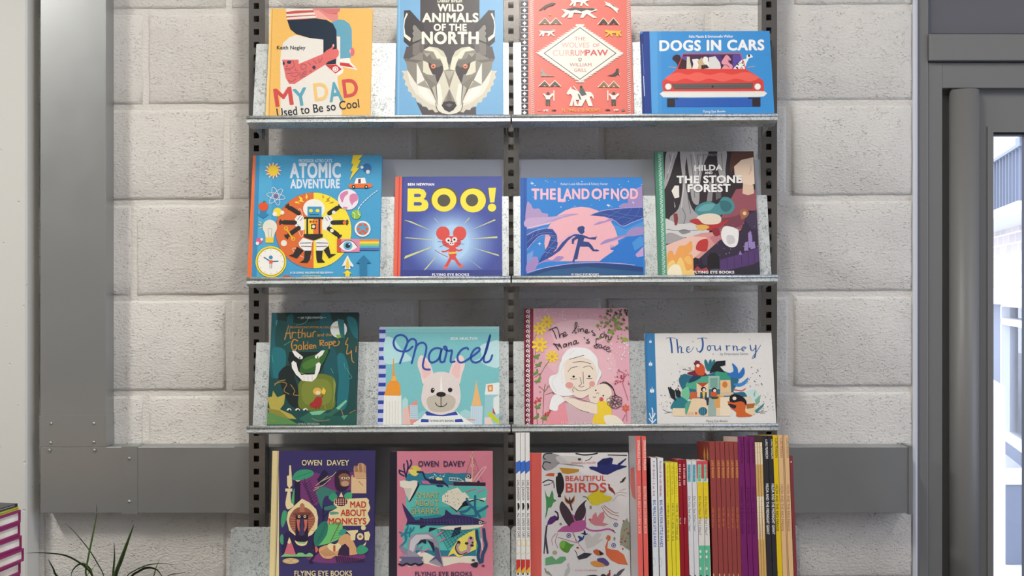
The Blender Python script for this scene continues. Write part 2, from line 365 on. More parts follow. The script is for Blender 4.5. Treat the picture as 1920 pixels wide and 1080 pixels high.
def shelf(F, x0, x1, ytop, label, big=False):
    yl_ = {id(F1): 215, id(F2): 517, id(F3): 796}.get(id(F), 1000)
    u0, u1 = F.uv(x0, yl_, F.depth)[0], F.uv(x1, yl_, F.depth)[0]
    if big: u0, u1 = F.uv(x0, 1000)[0], F.uv(x1, 1000)[0]
    hp = F.uv(960, ytop)[1]; um = (u0 + u1) / 2; W = (u1 - u0) / 2
    r = thing('display_shelf', label, 'shelf', F.mat(um), group='galvanised display shelves')
    t = .0014
    pi_ = 0.0035 if not big else 0.0
    bm = bmesh.new(); w_ = W - pi_; rc = .010 if big else .002
    pts = [(-w_, -t), (w_, -t)] + [(w_ - rc + rc * math.cos(a), hp - rc + rc * math.sin(a)) for a in (0, .5, 1.05, PI / 2)] + [(-w_ + rc - rc * math.sin(a), hp - rc + rc * math.cos(a)) for a in (0, .5, 1.05, PI / 2)]
    prism(bm, pts, 'y', 0, t)
    for s in (-1, 1): box(bm, min(s * w_, s * (w_ - t)), max(s * w_, s * (w_ - t)), t, .012, 0, hp - rc)
    mesh('back_panel', bm, MT['galv'], r)
    d = F.depth; L_ = F.lip; br = .0036
    bm = bmesh.new(); box(bm, -W, W, -d, -.0001, -t, 0); box(bm, -W, W, -d - t, -d, -t, L_ - br)
    mesh('tray', bm, MT['galv'], r)
    bm = bmesh.new(); cyl(bm, (-W, -d - t / 2 - .001, L_ - br), 'x', br, 2 * W, 14)
    o = mesh('rolled_lip', bm, MT['galv'], r)
    for p in o.data.polygons: p.use_smooth = len(p.vertices) == 4
    for s in (-1, 1):
        yl = lambda z: (UF - .0006 - F.O.y - math.sin(F.t) * z) / math.cos(F.t)
        hz = hp * .8
        bm = bmesh.new(); xc = s * (W - .009)
        prism(bm, [(t, 0), (yl(0), 0), (yl(hz), hz), (t, hz)], 'x', xc - .0008, xc + .0008)
        mesh('bracket', bm, MT['galv'], r)
    return r
LX, CX0, CX1, RX = 463, 957, 960.2, 1457.5
rows = ['top', 'second', 'third', 'bottom']
for F, yt, i in ((F1, 80, 0), (F2, 368, 1), (F3, 640, 2)):
    shelf(F, LX, CX0, yt, f'galvanised steel display shelf, left bay, {rows[i]} row of books')
    shelf(F, CX1, RX, yt, f'galvanised steel display shelf, right bay, {rows[i]} row of books')
shelf(F4, 432.5, 956.5, 986, 'deep galvanised shelf under the purple and pink books, bottom left', True)
shelf(F4, 958.5, 1498, 986, 'deep galvanised shelf holding the row of spine-out books, bottom right', True)

# ------------------------------------------------------------------ printed covers
_tc = {}
def glyphs(s, off):
    if (s, off) not in _tc:
        c = bpy.data.curves.new('t', 'FONT'); c.body = s; c.space_character = 1.0 + off; c.resolution_u = 4
        ob = bpy.data.objects.new('t', c); me = bpy.data.meshes.new_from_object(ob)
        vs = [(v.co.x, v.co.y) for v in me.vertices]; fs = [tuple(p.vertices) for p in me.polygons]
        bpy.data.objects.remove(ob); bpy.data.curves.remove(c); bpy.data.meshes.remove(me)
        _tc[(s, off)] = (vs, fs)
    return _tc[(s, off)]
def crom(p, closed, n=5):
    if len(p) < 3: return p
    out = []; m = len(p)
    for i in range(m if closed else m - 1):
        g = lambda k: p[k % m] if closed else p[min(max(k, 0), m - 1)]
        a, b, c, d = g(i - 1), g(i), g(i + 1), g(i + 2)
        for q in range(n):
            t = q / n
            out.append(tuple(.5 * (2 * b[k] + (c[k] - a[k]) * t + (2 * a[k] - 5 * b[k] + 4 * c[k] - d[k]) * t * t + (3 * b[k] - a[k] - 3 * c[k] + d[k]) * t ** 3) for k in (0, 1)))
    if not closed: out.append(p[-1])
    return out
class Art:
    STEP = 5e-6
    def __init__(s, fn, rect, view):   # fn: picture point -> point on the printed face
        s.fn, s.rect, s.v = fn, rect, view; s.k = 1; s.V = []; s.Fc = []; s.C = []
    def mp(s, p): return s.fn(s.v[0] + p[0] / s.v[2], s.v[1] + p[1] / s.v[2])
    def clip(s, P_):
        u0, u1, v0, v1 = s.rect
        for ax, lim, sg in ((0, u0, 1), (0, u1, -1), (1, v0, 1), (1, v1, -1)):
            if all((p[ax] - lim) * sg >= 0 for p in P_): continue
            out = []
            for i in range(len(P_)):
                a, b = P_[i - 1], P_[i]; ia, ib = (a[ax] - lim) * sg >= 0, (b[ax] - lim) * sg >= 0
                if ia != ib:
                    t = (lim - a[ax]) / (b[ax] - a[ax]); out.append((a[0] + (b[0] - a[0]) * t, a[1] + (b[1] - a[1]) * t))
                if ib: out.append(b)
            P_ = out
            if len(P_) < 3: return []
        return P_
    def add(s, P_, c, nxt=True):
        P_ = s.clip([s.mp(p) for p in P_])
        if len(P_) >= 3:
            b = len(s.V); s.V += [(p[0], p[1], s.k * s.STEP) for p in P_]
            a2 = sum(P_[i - 1][0] * P_[i][1] - P_[i][0] * P_[i - 1][1] for i in range(len(P_)))
            idx = list(range(b, b + len(P_)))
            s.Fc.append(idx if a2 > 0 else idx[::-1]); s.C.append(hexc(c))
        if nxt: s.k += 1
A = None
def P(c, co, sm=0):
    p = fl(co) if isinstance(co, str) else co
    A.add(crom(p, True, 4) if sm else p, c)
def S(c, co, ax, sm=0):                # the shape and its mirror image
    p = fl(co); P(c, p, sm); P(c, [(2 * ax - x, y) for x, y in p], sm)
def R(c, x0, y0, x1, y1): P(c, [(x0, y0), (x1, y0), (x1, y1), (x0, y1)])
def E_(c, x, y, rx, ry=None, rot=0, a0=0, a1=360, n=28):
    ry = rx if ry is None else ry; r = math.radians(rot); o = []
    for i in range(n + (0 if a1 - a0 == 360 else 1)):
        a = math.radians(a0 + (a1 - a0) * i / n); X_, Y_ = rx * math.cos(a), ry * math.sin(a)
        o.append((x + X_ * math.cos(r) - Y_ * math.sin(r), y + X_ * math.sin(r) + Y_ * math.cos(r)))
    P(c, o)
def L(c, wd, co, sm=1, closed=0):
    p = fl(co) if isinstance(co, str) else co
    if sm: p = crom(p, closed, 5)
    if closed: p = p + [p[0]]
    h = wd / 2; lft, rgt = [], []
    for i, q in enumerate(p):
        a = p[max(i - 1, 0)]; b = p[min(i + 1, len(p) - 1)]
        dx, dy = b[0] - a[0], b[1] - a[1]; l = math.hypot(dx, dy) or 1
        lft.append((q[0] - dy / l * h, q[1] + dx / l * h)); rgt.append((q[0] + dy / l * h, q[1] - dx / l * h))
    for i in range(len(p) - 1): A.add([lft[i], lft[i + 1], rgt[i + 1], rgt[i]], c, False)
    if wd > 3:
        for q in (p[0], p[-1]):
            A.k += 1; A.add([(q[0] + h * math.cos(a * PI / 4), q[1] + h * math.sin(a * PI / 4)) for a in range(8)], c, False)
    A.k += 1
def ring(c, wd, x, y, rx, ry=None, rot=0):
    ry = rx if ry is None else ry; r = math.radians(rot)
    L(c, wd, [(x + rx * math.cos(a) * math.cos(r) - ry * math.sin(a) * math.sin(r), y + rx * math.cos(a) * math.sin(r) + ry * math.sin(a) * math.cos(r)) for a in [i * PI / 14 for i in range(28)]], 0, 1)
def _oct(r): return tuple((r * math.cos(a * PI / 4), r * .8 * math.sin(a * PI / 4)) for a in range(8))
BOLD = {0: (0, ((0, 0),)), 1: (.03, ((-.014, -.01), (.014, -.01), (-.014, .01), (.014, .01))), 2: (.06, _oct(.028)), 3: (.1, _oct(.022) + _oct(.044))}
def T(c, s, x0, y0, x1, y1, h, b=0):
    off, sh_ = BOLD[b]; vs, fs = glyphs(s, off)
    mn = min(v[0] for v in vs); W = max(v[0] for v in vs) - mn
    dx, dy = x1 - x0, y1 - y0; l = math.hypot(dx, dy); ux, uy = dy / l, -dx / l; sc = h / .682
    for ox, oy in sh_:
        for f in fs:
            A.add([(x0 + dx * (vs[i][0] + ox - mn) / W + ux * (vs[i][1] + oy) * sc, y0 + dy * (vs[i][0] + ox - mn) / W + uy * (vs[i][1] + oy) * sc) for i in f], c, False)
        A.k += 1
def dots(c, n, x0, y0, x1, y1, r, seed=1):
    rnd = random.Random(seed)
    for _ in range(n):
        E_(c, rnd.uniform(x0, x1), rnd.uniform(y0, y1), r * rnd.uniform(.6, 1.3), n=8); A.k -= 1
    A.k += 1
def coloured(name, verts, faces, cols, mat, parent=None):
    me = bpy.data.meshes.new(name); me.from_pydata(verts, [], faces)
    at = me.color_attributes.new('Col', 'FLOAT_COLOR', 'CORNER'); buf = []
    for f, c in zip(faces, cols): buf += list(c) * len(f)
    at.data.foreach_set('color', buf); me.materials.append(mat); me.update()
    o = bpy.data.objects.new(name, me); COL.objects.link(o)
    if parent: o.parent = parent
    return o
BF = ((0, 1, 3, 2), (4, 6, 7, 5), (0, 4, 5, 1), (2, 3, 7, 6), (0, 2, 6, 4), (1, 5, 7, 3))
def cbox(V, Fc, C, x0, x1, y0, y1, z0, z1, c):
    b = len(V); V += [(x, y, z) for x in (x0, x1) for y in (y0, y1) for z in (z0, z1)]
    for f in BF: Fc.append([b + i for i in f]); C.append(hexc(c))
def book(F, Lx, Rx, top, th, base, view, draw, label, spine=None, group='face-out picture books', n0=.0012, ym=None, soft=False):
    global A
    nf = n0 + th; ym = ym or 0
    u0, u1 = F.uv(Lx, ym, nf)[0], F.uv(Rx, ym, nf)[0]; v1 = F.uv((Lx + Rx) / 2, top, nf)[1]; v0 = .0004
    um = (u0 + u1) / 2
    r = thing('picture_book', label, 'book', F.mat(um, v0), group=group)
    A = Art(lambda x, y: (lambda q: (q[0] - um, q[1] - v0))(F.uv(x, y, nf)), (u0 - um, u1 - um, 0, v1 - v0), view)
    draw()
    bt = .0006 if soft else .0022; hw, hv = (u1 - u0) / 2, v1 - v0; V, Fc, C = [], [], []
    cbox(V, Fc, C, -hw, hw, -nf, -nf + bt, 0, hv, base); cbox(V, Fc, C, -hw, hw, -n0 - bt, -n0, 0, hv, base)
    b = len(V); V += [(p[0], -nf - p[2], p[1]) for p in A.V]; Fc += [[i + b for i in f] for f in A.Fc]; C += A.C
    coloured('cover', V, Fc, C, MT['print'], r)
    V, Fc, C = [], [], []; cbox(V, Fc, C, -hw, -hw + .002, -nf + bt, -n0 - bt, 0, hv, spine or base)
    coloured('spine', V, Fc, C, MT['print'], r)
    iz = .0005 if soft else .003
    mesh('page_block', BX(-hw + .002, hw - iz, -nf + bt, -n0 - bt, iz * .6 + .0002, hv - iz), MT['pages'], r)
    return r
FEB = 'FLYING EYE BOOKS'

def d_dad():
    c = 'e9e3d9'
    P('d9a652', '120 62 126 62 102 866 94 866'); P('f6cf86', '106 62 116 62 90 866 72 866')
    P(c, '505 295 400 285 300 262 250 280 205 320 188 380 182 450 184 870 646 870 612 600 612 555 660 525 632 480 634 275 605 275 605 295')
    P('68a6bc', '565 165 610 145 660 150 700 178 718 220 720 360 712 435 632 440 632 275 605 270', 0)
    P('e28c84', '420 64 590 62 632 64 628 85 612 95 618 125 610 150 585 160 555 152 500 140 440 130')
    P('d87a78', '470 62 632 62 628 85 608 96 612 106 560 108 520 95'); L('a9484a', 3, '578 104 606 101'); P('f0a79d', '408 78 470 80 560 150 500 142 440 128')
    P(c, '222 62 420 62 452 118 448 138 232 150'); P('c9564a', '223 90 300 80 425 76 440 92 230 106'); P('c9564a', '226 122 360 114 448 110 450 116 360 122 230 132'); P('cc6052', '232 146 450 134 452 142 234 153')
    P('1c2c3d', '234 152 455 138 530 150 578 178 603 228 607 370 600 480 520 485 505 480 505 297 400 285 300 255 257 220')
    P('e0706c', '196 448 320 448 320 480 500 405 530 378 565 358 578 328 589 345 572 372 610 366 622 385 620 415 600 440 540 462 520 485 350 590 290 630 250 630 225 590')
    k = '2d3b54'
    E_(k, 248, 467, 16, 13); E_(k, 208, 475, 8, 14); P(k, '226 500 232 488 238 500'); E_(k, 435, 505, 13, 13); P(k, '422 508 448 508 436 524')
    for q in ('240 456 280 462 284 500 262 512', '218 512 262 516', '225 512 226 530', '240 514 240 532', '254 515 254 532', '230 552 315 545', '300 510 296 528 318 532', '335 500 350 480 375 490 372 515 345 520 335 500', '322 560 380 545', '326 572 380 556', '330 584 375 570', '400 540 410 530 418 548', '430 452 455 478', '470 440 478 470 498 432', '240 600 270 612 300 590', '390 470 412 488', '345 545 385 530', '262 565 300 575 330 540'): L(k, 3, q)
    E_('e0707a', 722, 390, 17, 32); P('f3c0b8', '700 378 712 370 708 405'); P('eec2b8', '574 336 584 330 588 345 580 352')
    P('cf3a3a', '520 487 600 482 645 520 597 553'); P('f3efe8', '597 553 645 518 655 530 650 548 620 568 598 560'); E_('f3efe8', 596, 518, 22, 20); ring('cf3a3a', 4, 596, 518, 12, 10)
    P('f0ece4', '632 440 702 435 712 468 742 500 762 526 626 496'); P('cf3a3a', '630 468 705 476 742 510 630 492'); P('f0ece4', '706 470 745 500 735 508 700 480')
    T('d2504e', 'M', 152, 800, 278, 782, 130, 2); T('5fa5b8', 'Y', 296, 797, 392, 782, 125, 2); T('f0c77c', 'D', 446, 757, 545, 745, 128, 2)
    T('5fa5b8', 'A', 557, 764, 650, 751, 138, 2); T('d2504e', 'D', 664, 731, 768, 718, 130, 2)
    T('2f343a', 'Used to Be so Cool', 160, 878, 776, 806, 62, 1); T('2c3037', 'Keith Negley', 157, 371, 370, 371, 27, 1)
def d_wolf():
    ax = 490
    P('8fc3e2', '112 -90 120 -90 112 866 106 866'); P('5c97c0', '98 -90 104 -90 96 866 86 866')
    R('40383b', 272, -90, 716, 330)
    S('332e31', '150 78 195 76 262 150 300 190 310 340 190 350 148 312', ax)
    S('ece8d6', '168 96 180 104 158 150 152 200 160 255 202 286 196 312 150 274 146 200 152 140', ax)
    S('8a867c', '222 186 238 192 250 208 272 232 292 250 286 290 214 318 214 290 222 270 212 250 224 232 214 212', ax)
    zz = []
    for i in range(41):
        a = math.radians(175 - 170 * i / 40); r_ = (1.0 if i % 2 else 1.045)
        zz.append((490 + 345 * r_ * math.cos(a), 500 + 345 * r_ * math.sin(a)))
    P('564e50', '240 760 300 800 490 858 690 800 690 866 290 866'); P('d8cfba', zz)
    P('544c4d', '168 350 186 350 280 300 490 250 700 300 795 350 812 350 832 435 790 470 690 455 600 420 490 540 380 420 290 455 190 470 145 435')
    P('8b857b', '165 455 300 380 490 380 680 380 815 455 800 560 700 660 490 720 280 660 180 560')
    S('7a726d', '215 330 280 310 290 380 240 420 215 410', ax); S('6b6360', '270 300 340 330 300 372 285 400 262 380', ax)
    P('4b4345', '300 340 490 240 680 340 680 380 600 360 540 400 490 490 440 400 380 360 300 380')
    S('8b857b', '158 455 245 455 246 632 200 560', ax); S('6e675f', '145 435 290 455 246 470 160 458', ax); S('ece7db', '246 470 305 600 246 636', ax)
    S('e8e2d4', '172 520 246 636 305 600 360 660 400 800 330 772 240 705 195 630', ax); S('f1ede2', '255 650 310 655 388 775 330 755 265 700', ax)
    S('9f988a', '246 636 305 600 345 668', ax); S('7f786d', '290 555 400 640 345 668', ax); S('6d665e', '345 668 400 630 402 790 372 720', ax); S('b9b2a2', '360 660 385 640 402 790', ax)
    S('3d3639', '325 460 385 455 445 500 435 590 398 622 384 560 325 545', ax)
    S('ded9c1', '293 455 332 472 338 505 368 566 322 558 293 540', ax)
    S('716a62', '290 405 342 398 420 440 440 485 402 508 330 465 293 452', ax); S('8d877b', '342 400 360 440 425 455 385 400', ax); S('a7a293', '300 400 350 398 322 428', ax)
    S('e4e0c8', '295 376 340 350 400 358 445 385 468 430 486 520 448 528 440 480 420 440 398 440 370 388', ax); S('cfcab4', '340 352 400 358 445 385 465 430 430 420 400 380', ax)
    P('8f887b', '450 530 530 530 520 600 490 665 458 600'); S('d8d1bd', '448 528 490 665 440 775 395 640', ax); S('efeadc', '395 640 420 625 440 740 425 800 405 780', ax); S('b3ac9c', '450 530 490 532 490 600', ax)
    P('7c746c', '490 665 540 775 440 775'); S('938b80', '490 665 515 770 540 775', ax)
    S('e8e3d3', '400 790 432 790 455 826 490 844 490 860 440 850 405 828', ax); L('463f41', 5, '388 770 400 825 440 852 490 860 540 852 580 825 592 770')
    P('393336', '432 792 448 764 490 758 530 764 545 792 520 826 490 842 455 826'); P('6a6466', '462 785 490 776 515 785 490 805')
    S('e87f52', '351 497 356 484 370 479 384 484 390 497 384 510 370 515 356 510', ax); S('2a2426', '362 497 370 489 378 497 370 505', ax); E_('f5e8dc', 376, 490, 4); E_('f5e8dc', 608, 490, 4)
    c = 'f4f3dc'
    T(c, 'Dieter Braun', 402, 18, 585, 18, 24, 1); T(c, 'WILD', 405, 84, 595, 84, 52, 3); T(c, 'ANIMALS', 290, 165, 705, 165, 64, 3); T(c, 'OF THE', 375, 230, 618, 230, 48, 3); T(c, 'NORTH', 288, 328, 706, 328, 86, 3)
def mtn(x, y, wd, h, c1, c2):
    for i in (0, 1):
        q = x + i * wd * .5
        L('f3e6d2', 6, [(q - 6, y + h), (q + wd * .25, y - 4), (q + wd * .5 + 6, y + h)], 0)
        P(c1, [(q, y + h), (q + wd * .25, y + 4), (q + wd * .5, y + h), (q + wd * .36, y + h), (q + wd * .25, y + h * .6), (q + wd * .14, y + h)]); P(c2, [(q + wd * .18, y + h), (q + wd * .25, y + h * .7), (q + wd * .32, y + h)])
def beast(x, y, wd, h, c, d=1):        # a small running four-legged shape
    f = lambda a: [(x + (px_ if d > 0 else 1 - px_) * wd, y + py_ * h) for px_, py_ in fl(a)]
    P(c, f('0 .1 .15 .18 .75 .1 .95 0 1 .25 .85 .4 .8 .5 1 1 .88 1 .7 .6 .62 1 .52 1 .58 .55 .35 .5 .3 1 .18 1 .22 .55 .08 1 0 .9 .12 .45'))
def d_curr():
    R('ef8a7a', 126, -100, 150, 860); R('231d2b', 66, -100, 122, 860)
    for i in range(20):
        y = -66 + 48 * i; R('ded9e2', 66, y + 22, 122, y + 26)
        P('f4f1ee', [(94 + dx, y + dy) for dx, dy in ((-17, 0), (-8, -6), (-6, -9), (0, -17), (6, -9), (8, -6), (17, 0), (8, 6), (6, 9), (0, 17), (-6, 9), (-8, 6))])
    for xx in (148, 872):
        for i in range(62):
            y = -90 + 15.4 * i; L('e9cfc4', 6, [(xx - 11 + i * .12, y + 10), (xx + 11 + i * .12, y)], 0); A.k -= 1
        A.k += 1
    c = 'f5ece0'; z = []
    q = [(510, 190), (822, 402), (510, 614), (198, 402)]
    for s_ in range(4):
        a, b = q[s_], q[(s_ + 1) % 4]
        for i in range(17):
            t = i / 17; x, y = a[0] + (b[0] - a[0]) * t, a[1] + (b[1] - a[1]) * t
            z.append((x, y)); z.append((x + (b[0] - a[0]) / 34 * .4 + (-28 if x < 510 else 28), y + (b[1] - a[1]) / 34))
            z.append((x + (b[0] - a[0]) / 26, y + (b[1] - a[1]) / 34 + (4 if s_ in (0, 3) else -4)))
    P(c, q); 
    for i in range(0, len(z) - 2, 3): A.add([z[i], z[i + 1], z[(i + 3) % len(z)]], c, False)
    A.k += 1
    R(c, 478, 184, 542, 194); R(c, 478, 612, 542, 620)
    P('5a605c', '510 206 784 402 510 600 236 402'); P('f3ebdf', '510 213 774 402 510 593 246 402')
    T('d9938b', 'THE', 468, 305, 550, 305, 25, 1); T('e5b5a8', 'WOLVES', 372, 358, 578, 358, 36, 1); T('d99088', 'OF', 606, 355, 655, 355, 26, 1)
    T('e3c3b5', 'CUR', 305, 420, 435, 420, 42, 2); T('dd9c90', 'RUM', 440, 420, 548, 420, 42, 2); T('d55f58', 'PAW', 552, 418, 718, 418, 42, 2)
    T('c98f88', 'WILLIAM', 432, 500, 595, 500, 24, 1); T('c98f88', 'GRILL', 466, 540, 560, 540, 24, 1); L('6a6a62', 3, '500 440 510 465 522 440'); ring('6a6a62', 3, 510, 450, 10, 12)
    beast(430, -10, 150, 58, c); beast(368, 62, 272, 74, c); P('4a4640', '400 72 460 58 560 64 636 66 600 84 560 76 520 90 480 76 440 84')
    P('4a4640', '200 80 250 40 300 22 328 28 300 45 262 56 240 78 234 62 214 84'); P(c, '690 12 740 30 790 60 802 72 790 80 792 104 768 82 748 62 712 44 688 44 706 34')
    P('4a5070', '730 24 790 62 800 68 760 50')
    mtn(205, 140, 164, 44, '7d7466', 'e9c39a'); mtn(648, 140, 150, 46, '3c4238', 'd8564c'); E_('f0a03c', 286, 112, 8)
    beast(202, 224, 122, 50, c); L('4d5568', 4, '236 232 318 232'); beast(694, 226, 130, 50, 'f2c13c', -1)
    P('a8a498', '226 512 236 540 262 566 316 570 316 574 214 574 226 548 214 540'); P('4a4640', '780 520 800 516 798 545 808 572 790 555 776 572 708 572 752 560 776 540'); L(c, 3, '806 552 808 574')
    mtn(205, 610, 156, 40, '5d5a50', 'c9b8a0'); mtn(650, 614, 150, 42, '8f7a5c', 'efcf8e')
    for xx, d in ((270, 1), (762, -1)):
        P(c, [(xx - 38, 708), (xx - 30, 702), (xx - 12, 716), (xx + 12, 716), (xx + 34, 700), (xx + 42, 712), (xx + 16, 738), (xx + 14, 748), (xx - 16, 748), (xx - 18, 734)])
        P('55514a', [(xx - 18, 748), (xx + 16, 748), (xx + 16, 792), (xx + 4, 792), (xx, 762), (xx - 4, 792), (xx - 16, 792)]); E_('4a4640', xx, 702, 11, 9); R(c, xx + d * 44 - 4, 680, xx + d * 44 + 4, 758)
    P(c, '408 702 430 668 442 650 446 668 500 690 560 690 592 694 612 720 612 750 596 724 582 728 606 798 574 798 552 746 524 798 492 798 504 752 478 752 496 798 468 798 460 752 452 798 430 798 452 726 440 708 418 712')
    P('56605c', '508 662 530 660 560 712 524 724 504 700'); E_('3e3a38', 518, 655, 10); P('56605c', '490 704 506 712 520 750 508 750'); L(c, 6, '462 650 508 706', 0)
    R('d6c0b4', 190, 826, 216, 832); beast(234, 822, 40, 16, c); E_('4a4640', 315, 832, 20, 8, 0, 180, 360); E_('4a4640', 718, 830, 20, 9, 0, 180, 360); beast(760, 820, 38, 16, c); R('8c857a', 820, 820, 846, 834)
    T('f5b450', FEB, 375, 838, 660, 838, 21, 1)
def d_cars():
    P('1d2f78', '40 262 66 240 76 850 54 850'); P('21408f', '66 236 110 236 128 850 74 850'); P('56a3df', '110 236 168 236 176 850 128 850'); P('4b99d8', '168 236 196 236 204 850 176 850')
    L('6f86c8', 4, '58 330 70 560', 0); L('dfe6f5', 5, '66 570 74 720', 0)
    T('f2f4f6', 'Felix Massie & Emmanuelle Walker', 408, 283, 738, 281, 19, 1); T('f6f4f2', 'DOGS IN CARS', 190, 380, 968, 374, 74, 3)
    P('4a2b50', '322 518 366 410 790 408 828 518'); P('6b4a9a', '352 425 395 420 420 470 395 518 330 518'); P('56327c', '560 412 640 412 660 470 560 470'); P('5f4aa0', '735 412 790 412 812 470 735 515')
    P('3d2733', '284 430 310 410 338 415 350 440 390 460 388 520 318 520 322 490 300 460 286 450', 1); P('dcd6b8', '392 425 412 425 416 460 430 520 388 520'); P('efeae2', '430 445 470 440 500 460 520 425 545 430 552 460 570 500 560 520 430 520 440 480')
    P('cdb08a', '470 460 505 430 515 470 545 500 520 520 470 520 480 490'); P('3a3030', '500 490 540 485 560 510 500 520'); E_('f4efe8', 533, 442, 17); P('dedcd8', '556 430 605 422 640 470 650 520 556 520'); P('e79aa8', '650 470 672 430 690 412 712 430 722 452 700 462 732 490 725 520 655 520 668 490', 1)
    P('f2efe9', '735 520 800 450 838 440 840 412 872 408 888 428 856 438 840 470 826 520'); dots('2a2530', 16, 760, 460, 825, 515, 5); E_('2a2530', 858, 418, 8, 10); L('2a2024', 4, '645 518 660 490 690 488 708 505'); L('2a2024', 4, '700 450 720 458 715 480')
    L('e2463f', 8, '318 520 364 405 794 402 834 520', 0)
    P('e2463f', '318 518 832 518 905 560 966 608 972 690 212 692 206 612 258 566'); P('f0665a', '270 560 330 545 400 560 470 542 560 562 650 545 730 560 830 540 895 560 930 585 860 612 760 590 660 612 560 590 470 612 380 590 300 612 232 590', 1)
    P('5e5654', '278 628 888 622 884 666 296 670'); 
    for y in (636, 646, 656): L('77706c', 2.5, [(292, y), (880, y - 3)], 0)
    E_('211d1f', 584, 650, 7); L('b2343a', 5, '376 690 460 690', 0); L('b2343a', 5, '540 690 630 690', 0); L('b2343a', 5, '700 688 790 688', 0)
    for x in (252, 922): E_('c9383a', x, 650, 34); E_('b98a84', x, 650, 28); E_('f7f3ea', x, 650, 22)
    L('f0b040', 6, '232 688 276 688', 0); L('f0b040', 6, '902 684 946 684', 0); L('b9a592', 6, '256 502 310 508'); L('b9a592', 6, '850 505 900 498')
    P('2f5fb4', '240 738 944 734 944 802 240 804'); P('30282d', '245 738 328 738 328 746 302 746 302 804 245 804'); P('30282d', '850 732 942 732 942 800 882 800 882 742 850 742')
    P('ece9e3', '188 704 214 686 970 684 994 700 968 724 910 728 400 732 214 730', 0); L('cbc8c4', 3, '214 692 970 690', 0)
    T('eef2f6', 'Flying Eye Books', 513, 846, 680, 844, 18, 1)
def d_atom():
    P('f0753f', '48 80 78 80 46 1010 14 1010'); P('3c8fbf', '78 80 108 80 84 1010 46 1010'); P('55add6', '108 80 200 80 190 1010 84 1010')
    c = 'dbe4f0'
    T(c, "PROFESSOR ASTRO CAT'S", 402, 137, 650, 136, 22, 2); T(c, 'ATOMIC', 338, 252, 713, 250, 104, 3); T(c, 'ADVENTURE', 340, 331, 706, 329, 64, 3)
    E_('2f7fa8', 511, 650, 289); E_('e26f38', 512, 648, 284, 284, 0, 90, 270); E_('fbe33d', 512, 648, 284, 284, 0, -90, 90)
    for q in ('400 390 432 410 424 420 442 436 398 430 412 420', '378 430 400 434 398 442 418 448 372 442'): P('fbe33d', q)
    P('fbe33d', '455 366 470 400 462 402 466 420 448 396 456 394'); 
    for q in ('585 370 575 400 584 402 578 420 594 396 586 394', '640 396 606 414 616 420 598 436 636 430 626 420', '660 432 636 436 640 442 618 448 664 444'): P('c78f34', q)
    ring('f4efe6', 3, 415, 590, 22, 105, -4); ring('e9d9a0', 3, 608, 590, 22, 105, 4); ring('f4efe6', 3, 425, 820, 78, 22, 26)
    # a plain round-domed machine with six arms
    E_('f3f0e6', 515, 485, 82, 72); R('3f9cc8', 466, 470, 572, 548); E_('f5e03f', 492, 500, 15, 13); E_('f5e03f', 542, 500, 15, 13); L('2a2622', 4, '484 530 550 530', 0)
    P('f3f0ec', '372 560 400 525 450 555 450 640 420 650 372 610'); P('f3f0ec', '656 560 630 525 578 555 578 640 610 650 656 610')
    for q in ('392 570 412 540', '392 605 414 640', '412 575 430 552', '636 570 618 540', '636 605 612 640', '616 575 600 552'): L('3a3532', 4, q, 0)
    k = '2f2a27'
    for q in ('400 520 345 485 330 480', '372 590 290 588', '400 630 330 680', '630 520 690 480', '655 590 740 588', '628 635 690 680'): L(k, 34, q, 0)
    for x, y, a in ((330, 478, 215), (284, 588, 180), (326, 684, 140), (694, 478, -35), (742, 588, 0), (692, 682, 40)):
        for d in (-32, -8, 16, 40): L(k, 9, [(x, y), (x + 30 * math.cos(math.radians(a + d)), y + 30 * math.sin(math.radians(a + d)))], 0)
    E_('f1ead8', 664, 514, 14); E_('f1ead8', 650, 650, 14); E_('e8743c', 745, 590, 14); L('f2b72f', 12, '310 640 355 708', 0); ring('f2b72f', 8, 306, 634, 12); ring('f2b72f', 8, 360, 712, 12)
    R(k, 440, 548, 586, 566); R('f6d93a', 446, 562, 510, 675); R('e9703a', 510, 562, 572, 675); R(k, 458, 562, 472, 675); R(k, 550, 562, 562, 675); R('f0a23a', 480, 572, 546, 596); R(k, 494, 602, 530, 640); E_('f0e3c8', 512, 620, 12)
    for x in (490, 512, 534): R('a33c2a', x - 7, 576, x + 7, 590)
    P(k, '440 675 580 675 582 698 515 724 440 698')
    P('f3f0ec', '432 705 512 728 500 740 495 800 440 800 405 765 400 742'); P('f3f0ec', '595 705 518 728 530 740 535 800 580 800 622 765 628 742')
    for q in ('412 745 492 742', '420 768 494 770', '536 742 620 745', '536 770 610 768'): L(k, 5, q, 0)
    for q in ('388 770 438 800 388 858 326 838 360 825', '446 802 496 800 484 865 466 892 408 890 440 868', '530 800 582 800 575 862 600 890 542 892 534 865', '588 798 625 765 640 826 682 826 628 860'): P(k, q)
    z = [(210 + (38 if i % 2 else 66) * math.cos(i * PI / 12), 200 + (38 if i % 2 else 66) * math.sin(i * PI / 12)) for i in range(24)]; P('f3eee2', z); 
    P('ef7a40', [(210 + (36 if i % 2 else 54) * math.cos(i * PI / 12 + .13), 200 + (36 if i % 2 else 54) * math.sin(i * PI / 12 + .13)) for i in range(24)]); E_('f9d73e', 210, 200, 38)
    for a in (0, 60, 120): ring('eef0f0', 3.5, 230, 392, 70, 22, a + 12)
    E_('a05a8c', 230, 390, 13); E_('e8582f', 136, 470, 36, 33); L('4a3a28', 5, '136 440 142 428'); P('4f8f3f', '140 432 160 430 150 442'); P('3784b3', '110 504 160 504 160 528 182 528 134 560 86 528 110 528')
